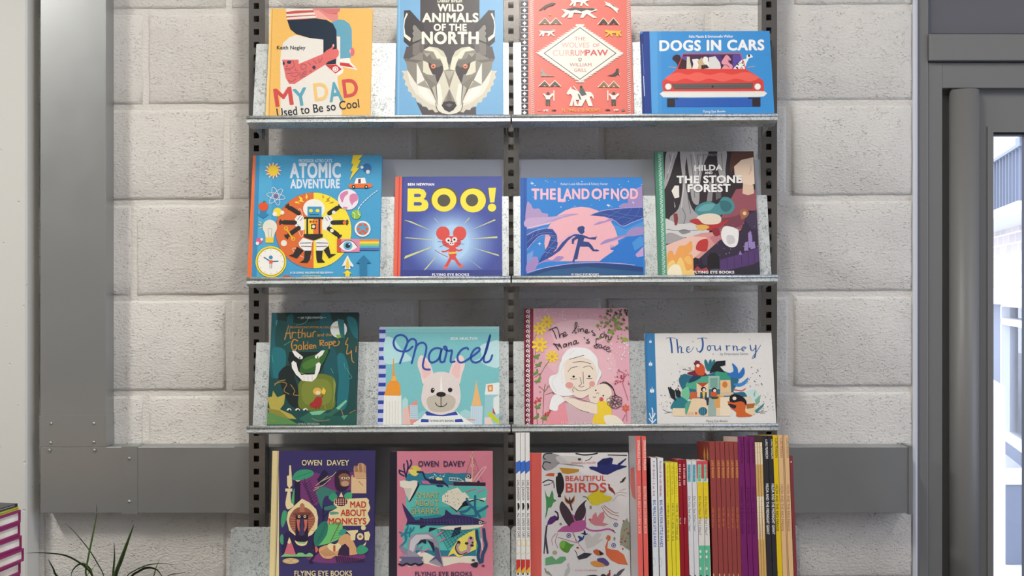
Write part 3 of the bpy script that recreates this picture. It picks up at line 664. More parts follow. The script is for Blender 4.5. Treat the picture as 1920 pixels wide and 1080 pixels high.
    E_('f7db39', 242, 512, 33); E_('f1ede0', 222, 526, 17); E_('f1ede0', 278, 516, 15); E_('e9e5d4', 185, 625, 54, 56); P('e9e5d4', '142 650 228 650 212 705 154 705'); R('f5d13a', 152, 702, 212, 742); L('8c8672', 3, '170 640 176 700'); L('8c8672', 3, '200 640 194 700'); L('8c8672', 3, '170 636 200 636'); 
    for q in ('104 584 122 594', '100 606 120 610', '108 634 124 626'): L('f2e36a', 6, q, 0)
    E_('d8638c', 106, 726, 26, 22); E_('f1ede6', 92, 746, 13); E_('f1ede6', 124, 716, 10); E_('f1e9dc', 290, 745, 23)
    E_('f5dd3b', 193, 884, 116, 117); ring('7d7418', 4, 193, 884, 104, 104); E_('f6f2ea', 193, 884, 98); 
    for a in range(12): L('8a8f98', 3, [(193 + 84 * math.cos(a * PI / 6), 884 + 84 * math.sin(a * PI / 6)), (193 + 92 * math.cos(a * PI / 6), 884 + 92 * math.sin(a * PI / 6))], 0)
    L('3c6f96', 9, '193 884 142 852', 0); L('3c6f96', 9, '193 884 246 880', 0); R('e8683c', 180, 872, 206, 898); L('4a4a50', 4, '186 898 186 935', 0); L('4a4a50', 4, '198 898 198 935', 0); E_('3c8fb8', 192, 852, 15)
    P('f9de3e', '808 84 882 84 850 122 868 122 838 180 856 180 782 274 806 206 790 206 812 150 796 150'); E_('2f6fa8', 912, 180, 33); E_('f0f2f2', 920, 210, 15); E_('f0f2f2', 876, 176, 11)
    P('f6f3ee', '818 300 832 258 898 254 908 300'); P('6b3b4a', '848 264 866 262 866 296 846 296'); P('ec7437', '772 318 786 300 940 296 958 318 930 330 790 332'); 
    for x in (812, 908): E_('2a2522', x, 323, 14); E_('e9d8c8', x, 323, 6)
    E_('efe9ee', 772, 418, 77); P('dc86ad', '712 380 760 352 772 372 745 400 730 440 716 420', 1); P('dc86ad', '790 380 835 376 844 420 815 440 800 460 782 420', 1); P('dc86ad', '735 470 770 476 760 492 735 482')
    for i in range(9): a0 = i / 9; L('eaf2f6', 6, [(848 + 150 * a0, 490 - 145 * a0 ** .75), (848 + 150 * (a0 + .06), 490 - 145 * (a0 + .06) ** .75)], 0)
    E_('93c23f', 832, 530, 35); L('e8f0d8', 5, '806 512 822 528 820 558'); L('e8f0d8', 5, '846 500 848 524 864 536')
    E_('f4f1ec', 880, 638, 60); E_('5ba6c9', 880, 638, 47); 
    for x, y in ((862, 606), (900, 608), (882, 655), (848, 640), (914, 640), (862, 668), (900, 668)): E_('e06339', x, y, 13, 11)
    R('e58cab', 688, 714, 858, 812); R('d9573c', 688, 714, 740, 812); R('e58cab', 720, 714, 858, 812); P('f6f3ee', '705 764 740 732 775 724 810 736 840 770 806 796 770 804 735 794', 1); E_('69b4d6', 770, 764, 34); E_('24323e', 770, 764, 19); E_('f4f4f4', 780, 754, 5); L('3a2a30', 5, '705 764 740 732 775 724 810 736 840 770')
    for i, cc in enumerate(('ef8a3a', 'f8dc48', '9ccf6a', '58b3cf', '5c6fae')): R(cc, 858, 716 + 16 * i, 1004, 734 + 16 * i)
    P('f1f0ec', '768 836 790 880 812 910 808 926 785 912 790 940 745 940 752 912 724 920 742 882'); P('f3cf3a', '768 850 782 905 778 936 758 936 754 905'); P('f7dc3c', '766 946 800 972 784 972 784 1002 750 1002 750 972 732 972')
    P('2f7ba6', '888 834 945 895 912 895 912 1002 858 1002 858 895 830 895'); E_('d8452e', 310, 1000, 32, 14)
    T('e6eef4', 'BY DR DOMINIC WALLIMAN AND BEN NEWMAN', 338, 975, 658, 973, 15, 2); T('cfe38a', FEB, 430, 998, 565, 997, 12, 1)
def d_boo():
    P('ef6f58', '80 240 136 240 122 1000 66 1000'); P('d84a3c', '112 240 120 240 106 1000 96 1000'); P('3f4a94', '136 240 150 240 138 1000 122 1000')
    n = 14
    cs = [(0x4b, 0x58, 0xa6), (0xb4, 0xd8, 0xf6)]
    for i in range(n):
        t = i / (n - 1); h = ''.join('%02x' % round(a + (b - a) * t ** 1.3) for a, b in zip(*cs)); E_(h, 508, 740, 365 - 235 * t, 300 - 170 * t)
    y_ = 'd9dc8a'
    for q in ('150 570 200 578 360 652', '375 555 385 560 422 610', '150 705 170 700 382 718 380 722', '150 862 160 840 356 770 352 778', '295 950 318 936 390 850 384 850', '590 608 640 550 642 558', '645 648 830 565 838 572', '638 712 850 692 850 706', '640 770 860 830 862 842', '612 846 720 930 738 940'): P(y_, q)
    T('f6f4f4', 'BEN NEWMAN', 180, 312, 375, 312, 19, 3)
    c = 'fbe84a'; P('6a5a2a', '355 400 375 350 410 330 450 324 500 330 535 360 548 400 545 440 356 440', 1); P('6a5a2a', '575 400 600 350 640 332 680 328 725 345 755 375 768 420 700 470 580 440', 1)  # brown shapes paint the die-cut shadow behind the two round letters
    P(c, '178 334 270 334 300 344 318 372 310 400 296 412 322 425 334 450 330 480 308 500 270 506 175 506'); R('4a56a2', 226, 374, 262, 398); E_('4a56a2', 262, 386, 15, 12); R('4a56a2', 224, 436, 268, 462); E_('4a56a2', 268, 449, 16, 13)
    E_(c, 450, 420, 93, 88); E_('57534a', 449, 424, 48, 46); E_(c, 668, 424, 96, 90); E_('57534a', 660, 422, 46, 46); P(c, '783 330 840 328 828 438 796 440'); E_(c, 810, 477, 31, 30)
    r_ = 'e2544c'
    # a plain red mouse shape
    E_(r_, 442, 670, 51, 52); E_(r_, 568, 670, 50, 52); P(r_, '440 720 470 694 545 694 574 720 574 752 535 778 480 778 440 752', 1); L('c63f3e', 4, '382 796 430 825 480 848'); P(r_, '490 775 535 775 545 830 525 870 500 865 482 825'); P('f2d04a', '486 812 542 808 544 822 484 826')
    L(r_, 12, '494 790 462 806 436 806'); L(r_, 12, '532 785 560 800 584 792'); L(r_, 22, '500 855 474 905 458 930', 0); L(r_, 20, '528 850 556 895 580 918', 0); L('ee7a68', 14, '450 928 474 926'); L('ee7a68', 14, '568 922 592 912')
    E_('f6f0ec', 482, 722, 20); E_('f6f0ec', 530, 718, 20); E_('2a2020', 484, 724, 8); E_('2a2020', 528, 718, 8); E_('f6f0ec', 508, 746, 20, 15); E_('2a2020', 500, 746, 5); E_('2a2020', 516, 746, 5); E_('5a2a30', 506, 732, 8, 5)
    for q in ('406 730 470 738', '416 774 470 752', '545 726 596 716', '548 748 602 752'): L('3a2a50', 3, q, 0)
    R('40498e', 122, 946, 892, 1004); T('f2f2f4', FEB, 362, 988, 637, 988, 17, 3)
def cloud(c, pts): P(c, pts, 1)
def d_nod():
    P('2c62b6', '64 250 112 250 112 1000 64 1000'); P('2351a0', '92 250 100 250 100 1000 92 1000')
    E_('f4b7c0', 520, 745, 277, 274); R('2f86d6', 112, 880, 1000, 1010)
    cloud('b79cc8', '112 445 140 450 160 485 205 485 225 515 270 525 275 560 380 530 500 525 380 555 280 590 112 630'); cloud('c9abd0', '112 560 300 545 420 530 300 570 112 625'); P('e7c3d8', '112 628 300 580 280 600 112 636')
    P('3f6fc0', '112 640 200 640 112 690'); cloud('a58ec4', '800 470 835 445 870 440 865 400 900 360 985 320 985 480 850 480')
    P('304f9c', '580 535 680 500 850 480 985 474 985 560 900 590 825 622 770 580 690 545')
    L('c9b2dc', 4, '580 535 680 500 850 480 985 474'); L('c9b2dc', 4, '690 545 770 575 830 616 900 588 985 556')
    for q in ('640 515 760 540 900 560', '740 495 850 530 985 545', '720 545 800 500 830 482', '770 575 860 530 900 480', '830 605 920 550 960 478'): L('6a8ac8', 2, q)
    cloud('b08fc6', '610 608 650 585 700 575 730 558 760 565 700 595 640 605'); P('f4b7c0', '600 618 760 570 700 598')
    P('4d97dc', '760 600 850 640 985 580 985 700 800 690'); cloud('a58ec4', '660 755 700 720 760 705 800 690 850 680 880 645 920 625 985 625 985 690 880 690 820 715 740 735'); P('d7b2d4', '660 758 760 725 850 690 800 720')
    P('2a79cf', '735 790 800 750 850 700 985 680 985 940 600 930 680 860 765 800'); 
    for x in range(738, 810, 9): P('2a79cf', [(x, 790), (x + 4, 745 + (x * 7) % 20), (x + 9, 785)])
    P('4d97dc', '900 740 960 690 985 700 985 760 920 800'); P('c9a2cc', '925 830 985 770 985 840 940 850'); P('3b88d6', '112 790 240 740 260 830 112 880'); cloud('a98cc6', '112 900 150 850 190 848 200 880 250 860 300 870 340 842 390 850 330 890 200 930 112 960'); P('7f9fdc', '112 830 160 800 150 870 112 900')
    E_('2f86d6', 300, 930, 120, 50)
    P('24477f', '112 975 250 930 450 898 640 892 850 905 985 925 985 1010 112 1010', 0); L('e0b8dc', 4, '112 966 250 928 450 897 640 890 800 896 920 908'); P('2f5e8e', '112 1000 300 945 560 920 985 960 985 1010 112 1010')
    s_ = '2b4a96'
    P(s_, '112 690 180 655 260 635 305 640 335 680 345 740 335 785 300 820 195 895 230 830 270 760 290 700 275 678 200 690 112 790'); P(s_, '196 895 250 845 330 800 375 740 420 700 470 676 500 676 500 690 460 692 420 725 360 800 300 842')
    L('dcb8dc', 4, '112 682 180 648 260 630 305 636 338 680 345 740 395 705 440 678 500 672'); L('dcb8dc', 3, '112 792 200 695 275 680')
    for q in ('112 740 200 675 300 665', '150 745 260 690 320 705', '230 830 310 740 335 700', '250 845 290 790 345 760', '270 680 330 690', '285 720 340 730', '265 770 330 790', '240 810 300 820', '180 690 200 655', '140 720 160 672'): L('7f9ad4', 2.5, q)
    k = '2a4486'
    P(k, '490 640 500 622 530 615 546 630 540 645 544 655 538 668 520 676 505 665', 1); P(k, '500 678 535 682 545 700 535 730 575 735 600 762 618 792 632 790 655 798 640 806 605 804 575 770 510 770 490 865 470 868 470 880 455 886 462 850 490 740 495 710 470 720 462 742 470 748 448 750 448 714')
    P(k, '540 684 580 702 625 698 640 690 630 706 628 718 580 714 540 702'); L('7a6ab0', 4, '455 870 452 888 470 898')
    dots('f0f4fa', 34, 120, 262, 975, 480, 3.5, 4)
    for x, y in ((150, 294), (726, 462), (206, 748)): P('f4f6fc', [(x - 16, y), (x - 3, y - 3), (x, y - 16), (x + 3, y - 3), (x + 16, y), (x + 3, y + 3), (x, y + 16), (x - 3, y + 3)])
    T('cfe0f4', 'Robert Louis Stevenson & Robert Hunter', 366, 308, 720, 307, 17, 1)
    c = 'f6c3d4'; T(c, 'THE', 150, 414, 325, 414, 76, 3); T(c, 'L', 348, 430, 398, 430, 96, 3); T(c, 'AND', 388, 412, 578, 412, 74, 3); T(c, 'OF', 600, 412, 724, 412, 74, 3); T(c, 'NOD', 746, 412, 942, 411, 74, 3); R(c, 792, 400, 804, 428)
    T('f0f2f8', FEB, 447, 990, 650, 989, 18, 2)
def d_forest():
    R('332b30', 205, 40, 1010, 1010)
    for q in ('240 60 320 56 300 130 260 260 222 340 225 240', '340 56 400 56 380 160 385 330 430 480 500 560 470 640 330 640 260 560 330 480 360 300', '400 56 550 56 520 150 490 300 480 450 430 420 410 250', '620 56 690 56 680 200 690 300 640 260'): P('a9a5a6', q, 1)
    for q in ('260 80 270 150 240 260', '420 80 440 260 450 400', '470 80 480 200 460 330', '380 200 400 400 420 520', '650 70 660 200', '350 470 380 540 360 620', '520 80 500 220'): L('6d686a', 5, q)
    for q in ('440 60 460 200 430 330', '500 70 490 200 470 300', '370 300 350 480', '290 70 250 220'): L('d2cfcf', 6, q)
    P('8f8b8c', '560 280 590 300 580 430 540 430'); P('6a6567', '600 220 640 260 650 400 610 420')
    P('d6d2d0', '225 560 330 600 480 590 560 640 520 700 400 700 230 690', 1); P('a8a4a4', '215 690 270 665 340 690 380 712 300 740 222 745', 1); P('8d898a', '330 650 380 640 420 660 360 676', 1); L('6d686a', 4, '240 640 330 650 480 645')
    P('9a5560', '690 470 760 340 830 330 1010 360 1010 500 850 500 800 640 640 700 600 640'); P('7d4452', '640 560 760 540 840 500 820 600 700 660'); P('d99a92', '300 735 500 668 660 655 760 660 640 740 560 800 480 860 300 800'); P('efc3b4', '235 760 420 690 540 700 520 790 440 860 235 860'); P('c97f86', '560 700 700 640 820 640 700 700 600 750')
    P('3c3044', '560 790 640 720 740 690 800 640 860 520 1010 470 1010 1010 440 1010 460 880'); P('4a3a55', '820 560 930 480 960 640 880 640'); dots('b9aed0', 26, 620, 560, 940, 840, 3, 5)
    P('5a3f72', '640 870 830 815 932 778 940 890 640 960'); 
    for x in (690, 745, 800, 850, 895): L('43305a', 4, [(x, 870 - (x - 640) * .25), (x + 6, 930)], 0)
    for q in ('820 800 826 740 850 730 852 800', '855 780 850 670 868 650 880 690 884 770', '868 790 872 740 900 730 906 782', '780 830 790 800 806 830'): P('9c86bf', q)
    P('241f24', '545 960 545 850 570 815 610 815 634 850 636 965'); P('2a2430', '440 930 500 900 560 920 560 980 440 1000'); P('a8434a', '448 940 470 915 500 940 540 925 560 960 448 965'); 
    for x in (470, 498): P('2d2238', [(x - 16, 900), (x, 850), (x + 16, 900)])
    P('34303a', '740 960 790 930 850 930 930 880 1010 860 1010 1010 740 1010'); P('55505a', '560 940 620 935 700 960 640 975')
    P('f3a95c', '245 830 280 800 300 835 330 770 380 760 425 730 432 790 405 830 430 830 440 900 420 1010 245 1010', 1); P('f8d27e', '246 905 290 870 310 900 340 850 365 880 390 950 430 940 440 1010 246 1010', 1); P('fbf0d0', '248 950 290 905 340 920 350 1010 248 1010', 1); P('f7c06c', '370 860 410 840 430 900 400 900', 1)
    P('efe6dc', '276 352 300 312 332 312 334 400 300 408'); P('cfc8c4', '296 430 306 470 300 480')
    # foreground rocks and shrubs in place of the figures
    P('4f8f94', '450 500 490 450 560 430 620 450 660 400 720 410 750 470 720 520 650 530 600 560 520 560', 1); P('6aa9ab', '470 500 520 455 600 450 560 500', 1); P('3a7178', '640 430 700 430 730 470 690 510 650 490', 1)
    P('e9d8c4', '470 545 560 520 640 540 640 590 560 610 480 590', 1); P('b8383c', '410 580 470 560 520 600 620 600 700 570 690 590 620 630 560 650 500 620', 1); P('e0b45c', '455 615 520 605 560 625 500 650', 1); P('c23c3c', '460 790 480 730 545 715 545 790 520 808', 1); P('97303a', '580 640 630 635 640 680 600 690', 1)
    P('efece8', '655 640 690 615 770 640 780 690 765 760 720 775 675 750 650 700', 1); P('d2ccce', '690 690 740 690 750 740 700 750', 1)
    P('a86a4a', '790 500 830 488 858 520 830 555 800 560', 1); E_('e8c9a0', 824, 520, 14); P('8c3b40', '290 525 320 520 325 560 318 610 300 610', 0)
    P('5a3a30', '725 60 890 55 890 120 800 120 745 170 720 230 712 150'); P('e8cdb6', '745 170 800 120 890 100 900 300 850 320 815 300 780 260 750 240'); P('e0c0a8', '812 300 890 310 895 370 850 385 808 372'); P('d3b39c', '870 150 862 215 845 235 862 228 880 190')
    P('63a58a', '150 60 214 60 245 1010 200 1010 180 600'); P('4a8a70', '150 60 172 56 196 600 205 1010 180 1010 165 500')
    for i in range(26):
        y = 80 + 35 * i; x = 186 + i * 1.25; L('d5e8dc', 4, [(x - 8, y), (x + 10, y + 8), (x - 8, y + 18), (x + 12, y + 28), (x + 4, y + 34)])
    T('8d8688', 'LUKE PEARSON', 468, 92, 628, 90, 16, 1); c = 'f5f3f0'
    T(c, 'HILDA', 450, 202, 655, 196, 40, 3); T(c, 'AND', 526, 226, 582, 226, 18, 3); T(c, 'THE STONE', 318, 294, 800, 290, 52, 3); T(c, 'FOREST', 400, 360, 715, 358, 54, 3); T(c, FEB, 440, 972, 745, 972, 19, 3)
def d_rope():
    P('1d4a48', '180 100 850 100 850 960 150 960'); P('15302f', '150 100 850 100 848 170 760 190 600 150 420 190 260 160 180 190')
    for q, c in (('195 120 240 130 220 300 250 420 300 440 290 520 210 600 185 500', '1f5f66'), ('560 120 640 120 650 300 700 480 690 600 640 820 600 640 580 400', '1a565c'), ('690 430 740 420 780 560 760 800 690 820 700 600', '23707a'), ('760 140 830 160 846 300 800 260', '1f6a72'), ('200 380 290 380 306 470 280 560 215 590', '237078'), ('320 130 360 120 350 220 300 300 310 200', '1c555b')): P(c, q, 1)
    P('1a2625', '250 560 330 500 380 620 420 760 420 830 330 790 270 660', 1); P('12201f', '330 400 560 400 640 380 560 560 530 620 420 640 360 560 320 460')
    P('6d7a2e', '410 620 540 565 640 580 675 620 672 720 650 830 420 830 400 720', 1); P('8f9a44', '660 600 680 640 668 740 650 820 662 720', 0); P('7f8a38', '430 640 560 600 640 640 630 780 450 790', 1)
    P('35632e', '410 520 440 450 520 420 620 380 600 450 570 500 540 550 420 555', 1); P('4f7a34', '430 490 500 450 560 450 530 500 450 530', 1); L('b9c488', 4, '415 555 450 570 500 575 545 555')
    w_ = 'efebe4'
    P(w_, '350 392 372 388 432 436 428 452 408 456 372 430'); P(w_, '596 388 572 388 522 430 524 446 545 450 580 420'); P('222222', '404 436 412 436 412 458 406 458'); P('222222', '540 432 547 430 546 452 540 452')
    P(w_, '346 480 360 466 382 480 396 540 420 572 520 568 528 520 530 490 552 476 566 490 556 540 530 596 500 622 430 616 380 570 350 520')
    for q in ('390 575 420 608', '440 580 440 618', '470 578 470 622', '500 574 502 616'): L('c6c2b8', 3, q, 0)
    E_('dfe6de', 700, 230, 62, 64); P('2a6b70', '690 150 740 160 745 300 715 290 700 220'); P('8fb34a', '680 270 715 270 720 290 690 300')
    P('b8a94e', '165 740 200 735 208 690 240 740 300 715 290 790 260 830 350 870 385 905 330 900 240 850 190 850', 0); P('8f8a3e', '165 820 260 840 330 900 200 900'); P('5f8f50', '165 850 330 905 400 945 160 945')
    P('2f6a58', '400 900 500 840 620 860 740 770 760 760 700 840 620 900 480 945', 0); P('7fc39a', '680 820 755 758 764 770 700 835'); P('7fc39a', '480 850 560 840 606 840 560 870 500 872'); P('245a50', '600 880 760 880 840 840 830 950 560 950', 0); P('4f9c7c', '720 880 770 870 740 910')
    for x in (328, 392, 450): E_(w_, x, 838, 18, 16, 0, 180, 360); E_('1a1a1a', x + 3, 836, 7)
    for q in ('220 640 270 625 310 640 290 690 330 716', '300 610 250 620 220 650', '340 645 370 690 360 720 400 725', '170 910 220 918', '500 900 560 918 630 908', '720 830 735 880', '780 860 825 836', '590 780 604 830'): L('a98a48', 5, q)
    # a small red-clad figure with a light
    P('a8302c', '530 740 555 735 575 760 562 812 500 818 482 790 510 770', 1); E_('e0b24a', 540, 695, 33, 28); E_('f0d4b4', 545, 706, 18, 15); P('f2c64c', '572 700 584 664 604 690 596 715 578 716'); L('a8302c', 10, '565 750 580 725'); L('5a2a24', 6, '530 815 530 830'); L('5a2a24', 6, '552 812 552 828')
    for q in ('225 190 240 160 230 210', '380 200 450 180 480 130', '760 520 780 560 800 590 780 600', '640 520 660 560', '290 350 340 320', '210 480 200 420', '740 480 750 530'): L('5fae9c', 3, q)
    g = 'c08a3e'
    T('b98845', "BROWNSTONE'S MYTHICAL COLLECTION", 336, 222, 704, 222, 15, 1); T('d5dad2', 'JOE TODD-STANTON', 415, 150, 583, 149, 14, 1); L('c5cac2', 3, '392 142 408 142', 0); L('c5cac2', 3, '590 142 606 142', 0)
    L(g, 9, '296 305 325 200 340 300', 0); L(g, 7, '304 262 338 258', 0)
    L(g, 7, '352 250 350 296'); L(g, 7, '352 268 366 252 378 256'); L(g, 7, '402 232 398 290 412 292'); L(g, 6, '386 256 420 252'); L(g, 7, '428 228 424 290'); L(g, 7, '426 268 446 258 448 290'); L(g, 7, '466 252 464 282 486 284 492 254 492 286'); L(g, 7, '508 254 506 286'); L(g, 7, '508 262 518 248 528 246')
    T(g, 'and the', 540, 284, 650, 280, 22, 1)
    L(g, 9, '392 316 366 306 348 336 352 372 366 388 384 372 384 350 366 350')
    L(g, 7, '420 350 402 352 400 380 418 380 420 352 424 380'); L(g, 7, '436 322 438 384'); L(g, 7, '466 350 450 352 450 376 466 374 468 322 470 378'); L(g, 7, '482 364 502 358 496 346 482 352 484 374 504 372'); L(g, 7, '512 348 514 372'); L(g, 7, '514 358 524 348 530 370')
    L(g, 8, '560 312 562 352'); L(g, 7, '560 316 584 314 584 330 562 334 590 354'); L(g, 7, '612 328 598 336 602 350 618 346 614 328'); L(g, 7, '628 324 630 372'); L(g, 7, '630 330 646 322 648 340 632 346'); L(g, 7, '656 336 676 328 668 318 656 328 664 352 690 352 706 330 700 318')
    L(g, 7, '770 296 752 340 768 348 760 410 780 410 796 390'); L(g, 7, '796 390 800 460 816 480'); L(g, 6, '832 360 830 400')
    T('b9c8be', FEB, 396, 948, 556, 947, 14, 1)
def d_dog():
    R('c6ccea', 60, 200, 134, 960)
    for i in range(12): y = 232 + 66.4 * i; q = -i * .9; P('2c459c', [(84 + q, y), (134, y), (132, y + 28), (83 + q, y + 28)])
    P('8fd0d2', '132 208 988 208 988 250 132 250'); P('a9dcdc', '132 208 988 208 988 226 132 226')
    cloud('b9e2e4', '128 300 190 300 250 380 300 420 330 460 240 478 126 480'); cloud('c3e6e8', '840 360 900 330 988 325 988 505 900 505 830 470 760 480 850 440')
    P('f0efe8', '120 722 250 722 252 960 112 960'); P('f29c33', '122 722 140 660 150 630 172 615 186 560 188 450 194 450 200 560 214 612 240 640 246 728 126 726'); P('f6b65c', '172 618 214 615 206 580 184 580')
    for x in range(140, 250, 22): L('e3d8c4', 4, [(x, 770), (x - 2, 945)], 0)
    for q, c in (('258 760 280 738 300 760 300 945 254 945', 'b9dfdc'), ('262 830 312 800 320 945 258 945', 'efc4ba'), ('300 810 365 756 372 800 372 945 320 945', 'e99a8c'), ('315 800 372 800 376 905 315 905', 'c7dbe6'), ('376 860 410 840 440 845 470 945 376 945', '9ad0d2'), ('690 850 730 830 776 850 776 945 690 945', 'aed8da'), ('770 806 860 806 856 945 770 945', 'cfe0ea'), ('776 804 790 740 804 660 812 605 820 660 838 740 852 804', 'f3be7c'), ('880 640 985 626 985 945 870 945', '9fd0d6'), ('886 642 985 628 985 720 876 720', 'eef2ee'), ('896 650 936 645 936 696 900 698', 'e88a54'), ('908 660 926 658 926 686 910 686', 'f6d8a0'), ('940 745 985 720 985 860 960 870 940 830', 'e9efe9'), ('890 860 920 850 985 915 985 945 920 900', 'cbd832'), ('936 812 960 870 935 860', 'c25a4c'), ('874 890 920 890 940 945 874 945', 'f0d8d0')): P(c, q)
    for x in range(784, 856, 16): L('b3cddc', 3, [(x, 812), (x, 940)], 0)
    for y in range(812, 900, 16): L('8fb0c8', 3, [(318, y), (374, y)], 0)
    L('efa08c', 10, '715 905 800 910', 0); L('9aa5b0', 3, '735 940 770 935')
    # a plain pale dog shape in a striped top
    S('f1dad4', '415 640 395 570 372 500 380 445 405 425 450 460 485 540 480 580', 549, 1); S('f4c6c2', '420 600 405 540 410 480 430 465 460 520 470 560', 549, 1)
    P('f3f3f0', '340 935 400 895 440 845 560 870 660 840 700 880 790 940 790 960 340 960'); P('2f4aa6', '428 856 440 845 560 872 660 845 676 872 560 882 440 876'); P('2f4aa6', '400 902 455 906 455 926 396 926'); P('2f4aa6', '652 906 704 902 716 924 652 926'); P('f3f3f0', '455 904 652 904 652 930 455 930')
    P('e9dcd6', '400 740 415 650 440 590 490 560 549 548 610 560 660 590 685 650 695 735 680 800 640 845 549 872 460 850 412 800', 1)
    P('c9bfae', '440 780 450 740 490 725 549 712 610 720 650 745 656 780 630 830 549 852 470 840', 1); P('f8f4ee', '549 560 560 690 538 690')
    E_('1f1c1c', 485, 688, 14, 20, 12); E_('1f1c1c', 616, 685, 17, 17); E_('1f1c1c', 548, 718, 36, 19); L('1f1c1c', 6, '548 735 548 808', 0); L('1f1c1c', 6, '506 782 520 803 548 810 575 803 592 785')
    E_('f2f0f0', 490, 680, 4)
    c = '2c52a8'; wd = 15
    L(c, wd, '334 360 300 390 250 395 208 375 192 330 210 285 250 272 285 290 296 330 270 400 240 484'); L(c, wd, '268 400 300 325 335 302 362 325 352 390 328 484'); L(c, wd, '352 390 372 345 410 330 436 352 434 400 416 470 412 510 430 530 464 532')
    L(c, wd, '556 380 520 370 480 385 458 425 462 468 490 478 530 450 548 395 552 380 540 440 548 476 575 470'); L(c, wd, '572 470 590 400 588 365 572 360 575 378 605 392 630 390 622 440 622 474 650 472'); L(c, wd, '752 380 738 368 700 385 672 430 680 472 710 478 750 455'); L(c, wd, '745 458 800 420 838 385 825 368 795 385 772 430 780 470 815 478 850 460')
    L(c, wd, '845 462 885 400 918 268 880 400 868 455 880 478 915 465 932 424')
    T('f4f8f8', 'EDA AKALTUN', 622, 310, 820, 308, 20, 1); T('33343c', FEB, 464, 923, 642, 923, 14, 1)
def flower(x, y, r, c, cc, n=8):
    z = []
    for i in range(n * 4):
        a = i * 2 * PI / (n * 4); q = r * (.45 + .55 * abs(math.sin(n * a / 2)) ** .6); z.append((x + q * math.cos(a), y + q * math.sin(a)))
    P(c, z); E_(cc, x, y, r * .24)
def d_nana():
    P('e9afbb', '160 74 884 74 884 960 160 960'); P('eebcc4', '260 380 560 300 760 420 740 640 330 560', 1); P('f0c4ca', '300 200 640 160 700 300 400 400', 1)
    R('7a1430', 86, 70, 160, 960); R('8f1c3a', 140, 70, 160, 960)
    for i in range(24):
        y = 92 + 37 * i; P('f4eeee', [(118, y - 12), (132, y + 2), (126, y + 14), (110, y + 14), (104, y + 2)]); E_('7a1430', 118, y + 4, 6, 6, n=8); L('f4eeee', 3.5, [(126, y - 18), (134, y - 6), (130, y + 18)])
    dots('f6e6ea', 40, 165, 80, 400, 160, 4, 2)
    for q in ('170 480 180 380 215 340', '180 640 240 520 300 440', '170 520 210 500', '200 560 220 600', '165 300 190 255', '170 590 215 560', '230 940 240 700 250 640', '250 700 210 660', '250 690 280 650', '252 720 310 700', '190 940 180 780', '215 900 265 850', '640 720 600 700'): L('8a8a4a' if '940' not in q and '7' not in q[:3] else '8a5a50', 4, q)
    for x, y, r in ((262, 175, 52), (210, 225, 55), (208, 345, 62), (302, 435, 52), (316, 935, 36)): flower(x, y, r, 'f7d23f', 'dfa05a')
    for x, y, a in ((195, 500, 20), (175, 560, -30), (180, 440, 30), (190, 620, 0), (240, 900, 20), (180, 890, -30), (190, 815, 10)): E_('6f9440', x, y, 24, 9, a); E_('6f9440', x + 14, y - 14, 20, 8, a - 60)
    for x, y in ((190, 765), (260, 860)): dots('d6504c', 12, x - 22, y - 22, x + 26, y + 26, 6, x)
    for x, y in ((205, 660), (270, 660), (310, 710), (212, 700)): E_('c66a7a', x, y, 6, n=8)
    dots('6f7f3c', 26, 690, 90, 870, 240, 9, 3); dots('7fa04a', 22, 640, 140, 868, 330, 10, 6); dots('d8707e', 30, 640, 120, 868, 330, 6, 7); dots('4a4a34', 18, 700, 80, 868, 130, 8, 8); dots('f6ecec', 44, 700, 330, 880, 540, 5, 9)
    E_('8fb04a', 745, 246, 20, 14, -20); E_('8fb04a', 850, 306, 22, 15, 10); E_('7fa04a', 790, 215, 16, 12, 30)
    for q in ('830 640 835 560 800 545', '830 600 870 560', '832 620 780 615', '870 760 830 640', '860 920 860 840', '820 930 850 870'): L('c2506a', 4, q)
    dots('b8455c', 20, 770, 530, 876, 640, 6, 11); flower(852, 820, 30, 'e2644e', 'c9a050', 6)
    # an older person with white hair hugged by a child
    P('ef9aa2', '282 880 350 800 420 790 440 950 260 950', 1); P('d8b4bc', '400 790 480 760 620 800 640 960 430 960'); P('f7f5f2', '280 820 300 740 340 720 400 760 350 800 340 838 300 838', 1)
    P('f6f4f2', '380 430 430 375 500 366 570 378 610 410 640 450 648 510 672 560 650 610 620 670 560 700 420 730 340 720 295 680 276 620 290 580 340 560 352 500 370 470', 1)
    P('f4e2cf', '400 470 450 450 530 440 600 470 632 530 636 610 600 690 540 742 490 742 440 700 405 640 392 560', 1); P('f6f4f2', '380 480 430 450 520 415 600 470 620 500 600 440 520 385 430 395', 1)
    E_('e9a49c', 430, 650, 30, 24); E_('e9a49c', 600, 640, 22, 22); 
    for q in ('418 550 445 520 490 510', '535 515 580 505 608 530', '440 600 462 604 484 600', '560 598 600 600', '532 550 536 640', '510 590 520 640 500 655 520 664 540 655', '470 672 500 690 540 690 576 672', '455 480 520 472 590 488', '470 660 455 680 460 700', '580 660 596 680', '430 455 540 425'): L('5a4a44', 4, q)
    E_('222022', 462, 585, 9, 8); E_('222022', 579, 583, 9, 8)
    for q in ('360 470 345 560 300 620 330 700', '390 480 372 560 380 640', '640 470 650 540 630 600', '470 385 430 420'): L('dfdcd8', 3, q)
    P('f4e2cf', '576 690 620 655 700 640 745 690 735 770 690 790 610 790 580 760', 1); P('f4e2cf', '390 760 400 735 450 740 520 770 640 790 640 862 560 850 470 820', 1); L('5a4a44', 3, '430 745 480 745 560 770 640 792'); L('5a4a44', 3, '400 768 500 830 580 855')
    P('f7d33c', '640 780 690 766 740 810 750 880 790 950 612 950 618 868 640 862', 1); P('f6ecd8', '690 880 780 880 840 950 720 950', 1)
